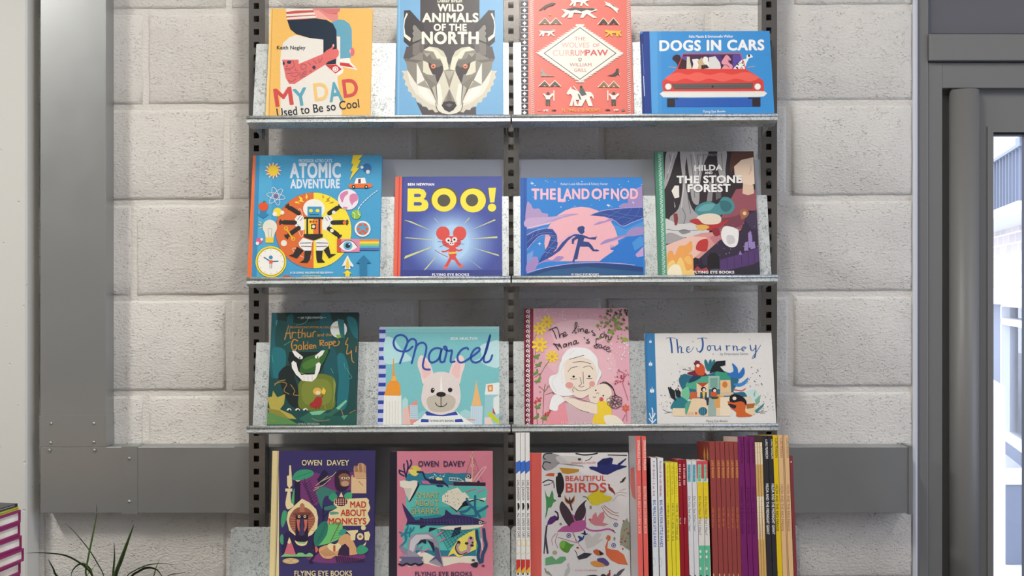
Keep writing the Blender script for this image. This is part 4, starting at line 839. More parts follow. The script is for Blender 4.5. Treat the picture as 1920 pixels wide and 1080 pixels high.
    for q in ('660 640 700 625 750 660 775 720', '680 632 740 650 780 730', '700 625 760 680 770 740'): L('2a2626', 5, q)
    for a in range(9): ring('3a3432', 4, 770 + 34 * math.cos(a * .7), 775 + 32 * math.sin(a * .7), 20 + a % 3 * 4, 18)
    E_('d8605c', 670, 755, 16); E_('222022', 628, 688, 6); E_('222022', 684, 728, 6); L('5a4a44', 3, '632 712 645 706 648 716'); L('5a4a44', 3, '606 735 622 742 630 734')
    k = '37252f'; wd = 6
    L(k, wd, '276 238 300 226 334 214'); L(k, wd, '302 228 318 260 334 302'); L(k, wd, '338 220 350 250 358 296 362 270 380 264 384 290'); L(k, wd, '384 276 404 266 398 250 384 262 390 284 416 270')
    L(k, wd, '450 258 480 220 488 186 476 182 472 220 474 258 486 254'); L(k, wd, '494 226 498 250'); L(k, wd, '508 226 512 250 514 236 530 224 538 248'); L(k, wd, '546 250 566 244 562 232 548 240 554 258 580 250'); L(k, wd, '606 240 596 246 616 262 624 276 604 272'); E_(k, 498, 208, 4)
    L(k, wd, '680 262 664 272 672 290 690 284 690 266 706 268'); L(k, wd, '706 270 700 300'); L(k, wd, '704 284 722 280 724 306 740 304 744 290')
    L(k, wd, '310 338 322 346 350 384'); L(k, wd, '314 342 340 345 356 360 350 338 362 350 370 372'); L(k, wd, '404 338 388 344 386 362 402 358 408 338 410 358'); L(k, wd, '422 332 426 356'); L(k, wd, '424 344 442 328 448 350'); L(k, wd, '478 314 462 322 462 342 478 336 482 314 486 336 500 330'); L(k, wd, '540 290 546 300'); L(k, wd, '574 304 560 312 580 324 572 334 556 330')
    L(k, wd, '648 306 634 300 630 330 640 368 622 366 616 354 650 340'); L(k, wd, '664 344 650 352 656 370 672 364 672 346 676 368 690 364'); L(k, wd, '704 356 690 362 692 380 708 380'); L(k, wd, '708 384 730 376 722 362 708 374 714 396 742 392')
    T('f3d3dc', 'Simona Ciraolo', 350, 140, 650, 137, 24, 0); T('f6dfe4', FEB, 370, 944, 640, 944, 20, 0)
def d_jour():
    P('3a83b8', '80 258 150 258 170 950 80 950'); P('2f75aa', '76 262 92 262 104 950 84 950')
    for x, y, s_ in ((118, 318, .7), (119, 484, 1.0), (130, 682, 1.2)):
        P('eef2f4', [(x + a * s_, y + b * s_) for a, b in ((-14, 14), (-10, -8), (-4, 4), (0, -22), (4, 2), (12, -6), (14, 14), (4, 22), (2, 8), (-2, 22))])
    for q in ('130 820 136 860 130 940', '112 860 122 890 132 900', '152 860 142 885 132 895', '108 900 124 918 132 925', '158 905 145 920 134 930'): L('eef2f4', 8, q)
    c = '2b5e9e'
    def th(pts, wd=11): L(c, wd, pts)
    L(c, 4, '236 298 262 292 306 298'); th('268 300 276 350 280 404', 13); th('316 306 322 360 326 404', 11); L(c, 5, '326 380 340 356 350 366'); th('350 366 350 405', 9); L(c, 5, '350 400 366 404'); L(c, 5, '386 388 414 376'); th('408 362 394 366 390 392 404 404', 8); L(c, 4, '404 404 425 392 442 362')
    L(c, 4, '470 300 510 294 544 298'); th('506 298 512 340 506 380 490 400', 13); L(c, 5, '490 400 470 392 466 370')
    th('562 352 548 360 546 380 560 388 570 372 562 352', 7); th('600 354 604 384', 9); L(c, 5, '604 384 620 386 636 370'); th('640 354 644 386', 9); L(c, 4, '570 356 590 352 604 356'); th('688 352 692 386', 9); L(c, 5, '690 364 704 354 716 356'); th('738 354 742 386', 9); L(c, 5, '742 370 754 354 764 360'); th('766 360 770 388', 9); th('824 362 808 366 804 384 818 392', 7); L(c, 4, '808 380 834 370 826 360'); L(c, 4, '770 386 790 380 806 374')
    th('866 350 872 384', 9); L(c, 5, '872 384 884 390 902 372'); th('908 350 908 400 900 440', 10); L(c, 4, '900 440 884 450 886 436 912 400 945 348'); L('b9c2cc', 3, '860 306 866 304')
    for x, y in ((436, 322), (588, 416), (860, 306)): E_('8a8f98', x, y, 4, n=8)
    T('9aa0a6', 'by Francesca Sanna', 640, 424, 852, 422, 20, 0); T('8d9196', 'Flying Eye Books', 536, 926, 696, 925, 17, 0)
    k = '5b5560'
    dots(k, 26, 270, 460, 430, 680, 3.5, 2); dots(k, 22, 840, 510, 960, 660, 3.5, 3); dots(k, 22, 180, 715, 280, 840, 3.2, 4); dots(k, 22, 930, 700, 1040, 850, 3.2, 5)
    for q in ('210 830 250 850 280 850', '225 860 265 852', '910 855 950 850 990 846', '940 860 980 858', '400 515 440 545', '360 530 420 540'): L(k, 3, q)
    P('cfe4e0', '800 720 900 680 930 740 900 800', 1)
    P('2f6c84', '330 610 370 565 430 580 470 560 540 570 620 548 720 560 780 610 740 700 820 700 810 760 440 760 370 700', 1)
    P('4fae8c', '380 650 440 590 520 580 600 590 640 610 560 680 440 680', 1); P('3f9a80', '600 560 680 545 720 600 660 640', 1); P('76c79a', '350 700 400 660 410 740 370 780', 1); P('2f7d8a', '280 790 330 730 400 770 440 800 420 850 280 830', 1); P('57a98c', '380 790 430 770 440 870 385 870', 1)
    for x, a in ((540, -15), (565, 5), (585, 18)): E_('2f7484', x, 500, 14, 46, a)
    P('1c2328', '248 668 256 660 262 672 270 658 276 674 300 690 310 770 270 740', 0); P('1c2328', '302 684 310 676 318 690 326 676 346 700 344 745 310 735'); P('1c2328', '560 560 580 510 610 470 680 464 680 500 640 510 680 556 620 545', 0)
    P('2f74c0', '730 484 770 520 780 560 815 515 824 560 790 600 730 590 690 565 740 545', 1); P('3f8ad0', '740 640 800 630 852 590 830 640 780 660', 1); L('d8605c', 8, '745 682 800 690 830 676'); 
    P('7a2a3c', '392 560 450 535 455 500 500 485 520 540 540 580 450 580', 1); P('d5562f', '452 510 500 490 525 520 520 570 480 575 456 550', 1); P('7a2a3c', '442 485 460 462 490 470 486 498 450 500'); E_('f2e2d0', 474, 502, 13); P('26405e', '400 630 440 580 500 585 450 620', 1)
    for q, cc in (('464 632 554 630 556 740 464 740', 'f0d2ac'), ('464 632 554 630 510 664', 'c2482f'), ('552 580 636 580 636 680 552 680', '9fc4b4'), ('640 612 718 610 724 702 640 705', 'e9c79a'), ('414 700 468 698 468 755 414 755', 'c9663f'), ('430 750 640 740 640 880 386 880', 'edd3ae'), ('550 745 610 740 610 880 550 880', '9fb4ac'), ('600 720 670 715 660 820 600 820', 'e2a45c'), ('285 822 378 822 378 880 285 880', 'f0dcb8'), ('640 705 740 702 740 725 640 730', 'd8c0a0'), ('640 740 720 735 720 880 640 880', 'f2e0c4'), ('820 780 906 782 900 870 800 880', 'ecd2a8'), ('810 740 870 730 880 790 820 790', 'e8d6c0'), ('836 790 905 785 890 820 840 826', 'b06a3a')): P(cc, q)
    R('7fa89c', 566, 596, 622, 668); E_('d8803c', 676, 645, 20, 24); E_('2f6c84', 511, 845, 33, 32)
    for x in (494, 508, 522): L('5aa0b8', 3, [(x, 820), (x, 872)], 0)
    for x in (400, 412, 424, 436): L('c0885a', 3, [(x, 850), (x, 874)], 0)
    E_('d8704c', 460, 860, 10)
    E_('1a1a20', 516, 680, 20, 18); E_('f0e0cc', 520, 684, 11, 12); P('2f4f74', '492 700 540 700 542 750 490 750'); P('f0c63e', '506 700 528 700 524 745 512 745'); P('26364e', '530 742 558 745 552 800 540 800 536 765 525 755')
    E_('1a1a20', 597, 686, 20, 19); E_('f0e0cc', 600, 690, 12, 11); P('d5562f', '568 700 590 698 616 705 620 735 572 735'); P('26503c', '566 738 632 735 620 752 580 754')
    P('1c1a22', '712 740 740 716 800 730 838 770 826 810 780 800 720 790', 1); E_('f2e2d0', 748, 748, 15, 13); P('d5652f', '696 770 740 780 800 770 832 800 830 850 880 880 770 886 760 850 720 820', 1); P('3a2430', '700 790 760 800 750 825 720 815', 1)
    P('7fb4a0', '890 720 906 680 900 740'); P('86b49c', '900 760 946 720 930 780 910 800'); P('3f8a8c', '900 840 975 780 960 810 915 855')
def d_monk():
    R('e3cf98', 90, 130, 172, 1100); P('c9b47c', '160 130 172 130 146 1100 136 1100'); P('4a3f72', '172 130 176 130 150 1100 146 1100')
    b = 'ecd9a6'; pl = '7a3a72'; dk = '2c2145'
    P(pl, '340 330 420 300 560 330 720 300 740 320 740 420 560 460 430 560 340 520', 1); P(pl, '380 930 640 830 760 870 820 940 700 975 480 980', 1); P('33264f', '215 760 440 700 480 900 300 950 200 930', 1)
    R('2a2040', 290, 360, 332, 560); E_(b, 314, 350, 22); ring('8a6a4a', 3, 314, 350, 12)
    P(b, '250 250 262 250 268 330 272 400 250 425 234 400 232 330 248 325'); R(b, 220, 424, 272, 446); P(b, '238 446 258 446 262 520 284 552 240 580 222 550 224 510', 1)
    P('3f9a72', '272 352 300 300 360 280 420 290 430 320 380 350 320 362', 1); L('256048', 3, '285 345 420 300')
    P('4aa070', '190 640 205 590 232 600 225 660 200 715 188 690', 1); P('4aa070', '178 800 190 768 205 780 204 840 186 835', 1); P('58b070', '262 530 280 440 290 420 286 540')
    for i in range(9):
        y = 380 + i * 18; L('3a2c50', 5, [(372 + i * 7, y + 14), (345 + i * 8, y - 6)], 0); L('3a2c50', 5, [(372 + i * 7, y + 14), (405 + i * 7, y - 16)], 0)
    L('3a2c50', 5, '360 350 390 440 430 540 500 640', 0)
    P('3f7d72', '450 450 500 410 560 430 600 450 560 485 520 480 500 560 590 545 600 575 500 580 460 480', 1); P(dk, '470 340 510 285 545 320 540 380 490 400 460 360', 1)
    for q in ('450 400 540 330', '440 420 500 400 560 350', '490 370 570 330 600 300', '430 440 470 420'): L('b8a888', 6, q)
    L(dk, 12, '505 560 505 720', 0); L(dk, 6, '510 640 540 600 590 580', 0)
    P('332338', '590 330 620 290 680 285 706 320 700 400 660 440 600 430', 1); P('8c5f50', '620 330 660 308 702 330 704 390 670 410 635 400 628 360', 1); E_('e8d8b0', 655, 346, 16, 9); E_('e8d8b0', 690, 346, 14, 9); E_('201820', 656, 347, 6); E_('201820', 689, 347, 6); P('c49a7c', '640 380 665 366 694 376 690 402 650 404', 1)
    P('d2a67c', '712 460 714 330 730 320 732 380 744 372 732 280 738 250 760 260 768 236 790 232 808 238 826 256 828 460'); P('a8785a', '738 250 760 258 770 300 740 300'); P('a8785a', '770 240 790 234 800 300 776 304'); P('b98a68', '806 240 826 256 826 310 806 300'); R('e6c194', 716, 340, 828, 458); L('8a5a44', 4, '750 345 828 348', 0); L('8a5a44', 4, '770 370 800 400', 0)
    P('3f9a72', '545 490 580 455 610 480 600 520 570 520', 1); P('4aa878', '660 480 690 452 720 460 716 500 690 520', 1)
    P(b, '600 575 700 500 830 494 848 510 845 530 858 570 838 610 856 660 838 690 820 702 530 702 540 660 550 600')
    P('6a9a86', '548 602 580 596 620 602 620 615 560 622')
    P(b, '640 450 655 490 690 505 690 545 665 566 610 566 582 540 590 505 622 490'); E_('6a2430', 638, 522, 48, 36)
    for i in range(20): E_('efd9c0', 604 + (i % 5) * 17, 504 + (i // 5) * 13, 5, 4, n=8); A.k -= 1
    A.k += 1
    P('6fc070', '440 850 500 740 550 690 600 670 640 680 650 720 640 790 560 830 480 850', 1); P('2f7a66', '436 850 440 760 480 690 520 668 540 690 530 770 470 850', 1); P('3c9a86', '620 770 640 730 680 735 660 770', 1)
    for i in range(7): L('1f4a4c', 3, [(452 + i * 10, 830 - i * 22), (490 + i * 8, 800 - i * 20)], 0)
    L('7a3a3c', 5, '560 820 630 680', 0)
    for i in range(6): L('3f8a54', 3, [(570 + i * 11, 800 - i * 20), (632 - i * 2, 790 - i * 18)], 0)
    P(b, '345 500 400 528 452 580 466 640 460 720 420 770 390 785 300 780 250 740 230 660 240 600 290 550')
    P('9a5a48', '345 560 400 580 438 630 440 680 410 730 380 770 310 770 270 730 250 680 255 630 290 580', 1)
    for i in range(6): L('d08a60', 4, [(256, 640 + 20 * i), (300, 650 + 16 * i)], 0); L('d08a60', 4, [(438, 640 + 20 * i), (392, 650 + 16 * i)], 0)
    P('b8765c', '328 600 330 545 346 530 364 545 366 600'); P('7a4438', '282 606 412 602 410 625 394 630 390 660 304 660 300 630 280 622'); P('2a1f3a', '298 625 392 625 392 810 372 818 312 816 296 800'); E_('e8d8a8', 324, 634, 10); E_('e8d8a8', 367, 634, 10); E_('201820', 324, 634, 5); E_('201820', 367, 634, 5)
    P('d0705a', '304 656 332 656 326 700 330 760 312 720'); P('d0705a', '388 656 358 656 366 700 358 760 380 720'); P('4a3a5e', '340 650 352 650 366 770 344 780 322 770'); P(b, '292 812 312 822 372 824 388 812 376 845 340 854 306 840', 1); P('8ac07a', '306 824 378 826 366 838 320 836')
    P('d06a78', '210 920 230 860 250 790 276 850 300 920'); P(b, '236 830 250 788 266 826 250 840'); P('7fc27a', '186 935 215 912 260 918 300 920 320 905 350 905 372 920 400 905 425 915 430 935'); E_('d8b886', 262, 967, 62, 22); ring('a8845a', 3, 232, 967, 26, 16); ring('a8845a', 3, 292, 967, 26, 16)
    P('d8a474', '470 880 520 850 600 840 640 780 700 770 760 890 740 920 600 930 560 950 500 940', 1); P('3a2444', '612 926 630 860 670 836 700 870 702 926')
    for i in range(7): L('b07a54', 4, [(480 + i * 6, 900 + i * 5), (540 + i * 10, 870 + i * 8)])
    E_('e06a5a', 448, 882, 18, 22); L(dk, 14, '430 830 440 900 430 940 405 970 420 980'); P(b, '535 850 560 834 588 842 618 834 640 856 618 884 600 896 575 896 550 880', 1); R('b8523a', 580, 850, 596, 896)
    for i in range(13): L('3a2444', 8, [(610 + i * 17, 975), (600 + i * 17, 930 + i * 2)])
    P('3f9a72', '752 880 790 846 842 876 820 908 770 916', 1); E_(b, 806, 718, 18); P(b, '676 740 766 734 766 750 748 764 744 812 712 812 708 770'); E_(b, 782, 784, 24, 26); E_('9a6a5a', 782, 784, 11); P(b, '812 752 846 744 858 770 846 812 816 812'); P(b, '800 850 830 820 820 850')
    T(b, 'OWEN', 345, 250, 494, 250, 40, 1); T(b, 'DAVEY', 535, 250, 698, 250, 40, 1); r_ = 'cc3a2c'
    T(r_, 'MAD', 708, 566, 826, 566, 46, 1); T(r_, 'ABOUT', 636, 628, 826, 628, 46, 1); T(r_, 'MONKEYS', 546, 692, 826, 690, 46, 1); T(b, FEB, 290, 1078, 720, 1078, 38, 1)
def d_shark():
    R('26202e', 26, 130, 98, 1100); tl = '5ec0b8'; nv = '2a2c52'; cr = 'ece4d2'
    P('2f7f98', '160 330 200 305 240 312 280 302 330 312 380 302 430 312 480 304 540 312 600 306 650 312 655 400 165 400')
    P(tl, '165 392 300 400 500 405 640 400 760 410 775 440 768 560 765 620 400 640 200 620 165 560', 0); P('4fb0ac', '200 560 770 560 765 640 500 690 200 640'); P('2f8a9c', '170 640 430 620 430 660 180 680')
    P(tl, '160 690 720 690 730 890 680 930 250 920 150 880 140 780'); P('2f7f98', '200 890 690 885 690 930 230 930'); P(cr, '180 1010 260 900 330 910 420 940 690 930 700 985 560 980 420 1010 300 985', 1)
    for i in range(14): L('cfe8de', 3, [(180 + i * 17, 470 + (i * 53) % 120), (186 + i * 17, 474 + (i * 53) % 120)], 0)
    for q in ('165 340 150 270 150 240', '150 300 120 290', '165 330 180 260 172 215', '180 280 205 240 200 210', '150 330 118 310 115 285'): L(nv, 11, q)
    P('e8d86a', '186 286 215 280 260 300 240 330 205 320', 1); P('d9ca5a', '205 262 240 252 280 280 240 290', 1); L(nv, 14, '250 300 290 300 310 350 350 366', 0); P(nv, '330 366 370 345 430 350 445 365 480 400 488 420 450 392 400 390 350 385'); P('e7dc8a', '385 345 435 345 440 362 395 362'); P('d9689a', '280 365 330 370 350 392 290 385'); P(nv, '388 400 420 395 448 402 440 414 400 412'); dots('bfe0e8', 16, 340, 318, 470, 350, 5, 3)
    L(cr, 4, '490 342 560 346 600 370', 0); L(cr, 4, '490 362 600 372', 0)
    for x in (490, 510, 530, 550): L(cr, 3, [(x, 342), (x, 362)], 0)
    P('3a2740', '520 374 762 378 762 404 522 402'); P(cr, '608 340 665 348 660 374 612 372'); P(nv, '618 322 650 320 652 350 614 345'); ring(cr, 5, 632, 332, 10); L('d9ca8a', 5, '664 150 662 370', 0); E_('d9b8a0', 662, 184, 14); E_('e08a98', 662, 184, 7); E_('d9b8a0', 662, 252, 14); E_('e08a98', 662, 252, 7)
    for q in ('664 160 612 330', '664 170 740 372', '664 210 690 215 668 240', '668 290 700 292 668 330'): L('a05a70', 3, q, 0)
    for q in ('670 365 730 280 760 258', '690 370 768 262'): L('f0c4c8', 6, q, 0)
    R('2a2438', 700, 366, 718, 380)
    P('2a2438', '128 372 250 366 266 400 230 470 195 524 186 524'); P(cr, '118 368 150 362 190 370 222 362 252 366 250 400 225 450 188 520 165 470 148 420 122 410', 0); P('d3cdc2', '150 420 210 420 186 520')
    P('201c30', '432 500 545 600 590 560 640 550 620 520 560 480'); P(cr, '436 480 480 440 552 416 590 458 605 450 640 490 590 530 585 545 548 590 500 555 436 522'); P(cr, '610 500 700 505 765 490 760 515 640 515'); dots('8a8488', 26, 450, 440, 570, 560, 3, 4); L('201c30', 8, '640 520 700 508 748 518')
    for x, y in ((462, 480), (478, 480), (462, 522), (478, 522)): E_('201c30', x, y, 4)
    for q in ('620 500 640 540 690 590 720 640', '684 480 682 560 690 620', '650 560 620 590 570 600', '700 600 740 580 775 556', '690 630 620 630 580 615'): L('2f6a8c', 17, q)
    L('e07aa8', 7, '540 615 565 605', 0); L('e07aa8', 7, '620 445 690 425', 0); L('e07aa8', 7, '700 452 745 432', 0)
    P('3a3060', '134 530 175 580 235 660 300 652 420 640 455 622 462 580 510 618 600 628 700 648 772 680 740 692 640 695 480 700 300 700 190 692 165 700 176 660 150 590', 0); P('27213f', '270 655 272 640 310 655'); P(cr, '400 722 480 704 640 700 748 694 740 706 700 720 600 735 420 732', 0); P('27213f', '500 795 530 720 580 710 570 760 530 780'); P('27213f', '336 750 340 715 400 722'); P('27213f', '270 725 270 700 320 702'); 
    for i in range(16): L('5a4a84', 4, [(300 + 24 * i, 656 - (i > 7) * 8), (304 + 24 * i, 690)], 0); A.k -= 1
    A.k += 1
    L('1c1830', 4, '190 678 480 678', 0); ring(cr, 5, 722, 678, 9); L(cr, 4, '738 682 760 680', 0)
    for q in ('130 780 170 740 180 700', '150 770 118 750', '170 760 210 740 225 715', '160 800 165 730', '120 860 160 820 170 780', '190 780 200 720'): L('2f7f98', 12, q)
    for i in range(9): L('256a80', 3.5, [(400 + i * 26, 732), (480 + i * 22, 880 - i * 17)], 0); L('256a80', 3.5, [(660 - i * 26, 732), (480 - i * 8, 870 - i * 18)], 0)
    for q in ('400 775 440 745', '420 820 455 798', '280 900 340 875', '360 770 330 760'): L('e07aa8', 10, q, 0)
    P('efe06a', '480 930 500 890 560 800 640 750 700 730 696 800 690 880 600 920 560 940 520 910 490 925', 0); L('4a3a40', 26, '562 830 545 870 570 910 620 895'); L('c49aa8', 18, '560 838 550 870 575 905 615 892'); P('c49aa8', '620 890 630 800 650 780 674 800 660 850 640 905', 1); E_('3a2a34', 652, 795, 10); E_('3a2a34', 660, 850, 14, 10); E_('3a2a34', 620, 835, 14, 10); E_('3a2a34', 560, 826, 12); E_('3a2a34', 665, 830, 8)
    P('9a94a4', '175 900 180 830 200 780 240 760 330 755 390 790 410 850 430 930 445 1012 340 975 385 930 385 860 340 812 290 815 250 850 235 900 290 950 292 985 120 985 118 950', 0); P('cfcad0', '190 880 200 810 240 770 330 768 370 800 300 800 240 840 220 900'); P('2a2440', '244 850 275 808 318 805 315 840 285 825'); P('2a2440', '322 804 370 830 382 880 372 900 350 850'); P('5a5478', '385 860 410 870 440 1000 390 950 335 975 385 930'); P('6a6484', '118 935 292 935 296 982 240 992 180 985 118 995'); P('8d87a0', '120 850 170 880 180 930 130 890'); P('8d87a0', '240 880 292 850 270 890'); 
    L('1c1830', 12, '112 990 140 1000 170 985 200 998 235 986 262 998 292 984'); ring(cr, 4, 122, 958, 7); ring(cr, 4, 293, 958, 7)
    for q in ('695 740 700 800 715 850 705 930 720 975', '748 730 755 800 765 850 740 920 735 970'): L('2a4a72', 24, q)
    P('2a2438', '650 990 700 975 700 1010 670 1012', 1); E_('4a3a50', 670, 960, 14, 7); E_('4a3a50', 744, 1002, 12, 7); L('f0c0d0', 12, '730 800 738 880')
    c = nv; T(c, 'OWEN', 258, 258, 410, 258, 40, 1); T(c, 'DAVEY', 448, 258, 608, 258, 40, 1); g = 'c8b06c'
    T(g, 'SMART', 248, 498, 412, 496, 44, 0); T(g, 'ABOUT', 230, 556, 412, 554, 44, 0); T(g, 'SHARKS', 204, 616, 412, 612, 44, 0); T(c, FEB, 234, 1080, 660, 1080, 32, 1)
def bird(c, x, y, s_, d, rot=0, wing=None):  # a small plain bird silhouette, beak to the side d
    r = math.radians(rot); f = lambda a: [(x + (d * p[0] * math.cos(r) - p[1] * math.sin(r)) * s_, y + (d * p[0] * math.sin(r) + p[1] * math.cos(r)) * s_) for p in fl(a)]
    P(c, f('1 -.2 .75 -.35 .55 -.3 .4 -.1 -.1 -.15 -.9 .15 -1 .35 -.3 .35 .1 .4 .5 .2 .72 -.08'), 1)
    if wing: P(wing, f('.3 -.05 -.1 -.75 -.45 -.8 -.3 .1'), 1)
def d_birds():
    R('e8685e', 130, 150, 222, 1100); P('d8574e', '130 150 150 150 144 1100 120 1100'); k = '2c292d'
    P('a9a4a6', '232 170 300 160 380 190 360 230 300 280 240 280', 1); L(k, 7, '300 160 250 165 236 190 250 205'); L(k, 8, '290 232 245 225 230 260 250 285'); P('d8d4d2', '340 180 520 190 500 240 360 230', 1); E_(k, 506, 205, 12, 9); L('8a8486', 4, '380 240 540 262'); L('8a8486', 4, '330 235 530 252'); P('cf9a34', '355 268 505 278 500 300 420 316 380 310', 0)
    L(k, 10, '480 162 540 172 600 168 640 160'); L(k, 7, '720 172 860 176'); L(k, 5, '550 215 580 205 600 185')
    P('2c3474', '575 262 600 258 640 262 640 230 680 200 740 190 760 200 750 240 860 255 860 262 780 290 720 320 680 318 620 290 588 280', 0); P('232a60', '640 240 690 205 750 200 720 250'); P('2c3474', '790 240 855 195 858 204 800 262')
    P(k, '330 325 350 305 370 310 388 360 390 420 368 468 342 466 330 400', 1); P('d8653c', '250 325 280 308 320 310 335 322 320 332 270 330', 1); P('f2ece0', '318 312 345 314 338 334 318 332'); R(k, 344, 468, 368, 490)
    L(k, 8, '230 380 270 360 310 370'); L(k, 6, '240 400 270 395 310 380 316 420'); P('f0ecec', '270 370 300 375 290 390')
    P('4f9a5c', '245 430 262 480 280 490 300 435 310 460 312 500 335 515 310 530 295 565 272 570 262 620 246 655 256 590 256 520', 0)
    P('6a3a34', '392 475 410 500 425 515 432 480 440 515 470 474 460 530 446 545 456 588 446 590 430 540 400 520', 0); L('d29a5a', 6, '396 480 400 520 425 540'); L('d29a5a', 6, '468 478 466 515 446 538')
    P('c0609e', '336 748 380 710 440 690 450 640 420 600 460 620 500 670 545 660 556 600 552 690 520 740 440 752', 0); P('4a3a44', '372 520 400 545 440 600 470 690 430 708 380 640 356 570', 1); P('4a3a44', '560 510 545 540 555 590 540 640 500 676 466 640 490 575 530 530', 1); P('c0609e', '440 690 520 660 555 680 540 735 450 750', 1)
    L('c0609e', 13, '530 700 580 735 650 740 720 728 762 742'); L(k, 6, '755 738 774 756'); 
    for q in ('460 750 480 820 470 826 345 790', '450 752 500 840 545 895', '330 760 300 800 305 850', '345 755 325 820 345 870'): L('b9788e', 4, q)
    P('e6d633', '566 490 590 465 640 440 700 440 690 470 748 485 735 515 680 530 640 548 600 545 578 520', 1); L('5a7a3a', 6, '535 485 560 490 572 510'); 
    for q in ('680 555 740 610 800 630', '690 550 760 600 800 605', '670 560 720 630 790 660'): L('c06a5a', 4, q)
    P('5c2f72', '268 670 285 640 320 625 345 640 335 660 300 690 262 698', 0); L('3a2440', 11, '325 596 342 610 346 650 330 660'); P('4a4050', '255 700 268 695 258 780 275 910 262 915 250 840 244 915 236 910 244 780', 0)
    P('dd8a94', '575 655 600 650 605 625 630 600 640 640 660 610 690 595 695 640 680 680 725 690 690 705 620 700 590 680', 0); P('d05a4a', '574 655 590 645 588 672')
    P('5f9a3c', '356 840 375 815 405 820 440 840 465 845 440 870 420 905 385 895 362 870', 1); P('7fba4a', '358 838 380 818 400 830 390 870 366 865', 1)
    P('d6d2d0', '545 790 580 760 600 790 640 755 670 765 640 810 690 800 620 850 560 875', 0); bird('2c4a8a', 520, 800, 34, 1, -30, '2c4a8a'); bird('2a3060', 545, 762, 26, 1, 20, '2a3060')
    P('e9e6e2', '478 890 490 870 505 880 500 910 540 930 500 950 480 920', 1); P('3f3a4a', '486 935 540 905 602 912 560 945 500 958', 0); E_('c0392e', 492, 868, 10, 7); L(k, 5, '470 888 480 900 490 930')
    P('c9673c', '608 895 640 880 690 915 640 925', 1); P(k, '650 885 690 915 660 925')
    P('e2714a', '705 790 720 770 740 785 735 810 720 820 715 870 740 880 790 885 840 920 868 995 800 990 740 960 705 920 698 860 715 815 716 795', 0); P('2c292d', '704 790 716 800 708 806')
    P('6fae7c', '250 945 300 930 330 960 360 935 400 935 408 955 370 985 320 990 250 1000', 0); P('e29a4a', '590 975 640 965 680 985 720 1000 640 1012 600 998', 1); P('5a4a8a', '640 950 690 945 730 985 710 1005 680 985 645 970', 1)
    P('9aa08a', '830 680 862 645 885 700 885 890 850 870 806 830 815 740', 0); dots('c9485a', 16, 815, 660, 885, 880, 6, 3)
    for x, y in ((426, 776), (778, 696), (762, 850)): ring('4a4a8c', 5, x, y, 15, 14); E_('4a4a8c', x, y, 6)
    for q in ('760 480 800 450 860 460', '750 520 800 470 850 480', '800 440 850 425'): L('c9c4c0', 3, q)
    bird(k, 830, 360, 30, -1, -60); bird('8a3a34', 745, 425, 45, -1, 40); E_('8a8a5a', 365, 690, 9); E_('9aa08a', 590, 565, 9, 14); E_('b9ae98', 320, 905, 18, 16); E_('9aa09a', 768, 800, 8, 14); bird('c8c4c4', 410, 1040, 60, 1, -60); bird(k, 620, 1085, 90, 1, 10); bird('5a5560', 800, 1055, 50, -1, -50); bird('9a9a84', 270, 1050, 40, -1, 30); bird('9a3a3a', 720, 1070, 40, 1, -50)
    T('d06a64', 'EMMANUELLE WALKER', 444, 240, 628, 236, 14, 0); c = 'e0574c'; T(c, 'BEAUTIFUL', 402, 366, 700, 364, 36, 1); T(c, 'BIRDS', 404, 452, 706, 450, 68, 1); T('d99088', FEB, 474, 1044, 640, 1044, 13, 0)

book(F1, 502.5, 696, 16, .011, 'f1bd66', (480, 0, 4), d_dad, 'yellow picture book with a tattooed arm hugging seated legs, top left', 'f3c878', ym=115)
book(F1, 743, 943.5, -24, .013, '79b0d8', (720, 0, 4), d_wolf, 'light blue picture book with a large faceted wolf face', '5c97c0', ym=115)
book(F1, 977, 1185.5, -26, .013, 'e9776a', (960, 0, 4), d_curr, 'coral picture book with a white zigzag diamond and a black patterned spine strip', '231d2b', ym=115)
book(F1, 1203, 1447.5, 58.5, .012, '4093d6', (1190, 0, 4), d_cars, 'wide blue picture book showing the front of a red car', '1d2f78', ym=135)
book(F2, 469, 713.5, 291, .013, '4aa3d0', (460, 270, 4), d_atom, 'sky blue picture book with an orange and yellow disc', 'f0753f', ym=405)
book(F2, 739.5, 941.5, 331, .012, '4a569f', (720, 270, 4), d_boo, 'indigo picture book with huge yellow letters above a small red mouse', 'ef6f58', ym=425)
book(F2, 976, 1206.5, 333, .011, '2f86d6', (960, 270, 4), d_nod, 'blue picture book with a pink moon and a striding figure trailing a long scarf', '2c62b6', ym=425)
book(F2, 1231, 1419, 284, .013, '4a4248', (1190, 270, 4), d_forest, 'dark comic book with grey tree trunks, flames and a green spine strip', '63a58a', ym=400)
book(F3, 505, 669.5, 586, .015, '1d4a48', (460, 560, 4), d_rope, 'dark green picture book with a grinning white-toothed beast', '173a3a', ym=690)
book(F3, 709.5, 936, 612.5, .010, '7fc6ca', (690, 560, 4), d_dog, 'turquoise picture book with a pale dog and a navy striped spine strip', '2c459c', ym=705)
book(F3, 983, 1180.5, 578, .012, 'e9afbb', (960, 560, 4), d_nana, 'pink picture book of a white-haired woman hugged by a child', '7a1430', ym=690)
book(F3, 1211, 1451, 624.5, .011, 'e9e5e0', (1190, 560, 4), d_jour, 'wide white picture book with a blue spine strip and a leafy colourful pile', '3a83b8', ym=710)
book(F4, 508, 702, 845, .014, '3d3465', (480, 810, 4), d_monk, 'purple picture book with monkeys and a cream spine strip', 'e3cf98', ym=960)
book(F4, 730, 924, 846, .014, 'd78396', (720, 810, 4), d_shark, 'pink picture book with sharks and a black spine strip', '26202e', ym=960)
book(F4, 993.5, 1180, 849, .016, 'ebe8e9', (960, 810, 4), d_birds, 'white picture book covered with birds, coral spine strip, bottom right', 'e8685e', ym=960)

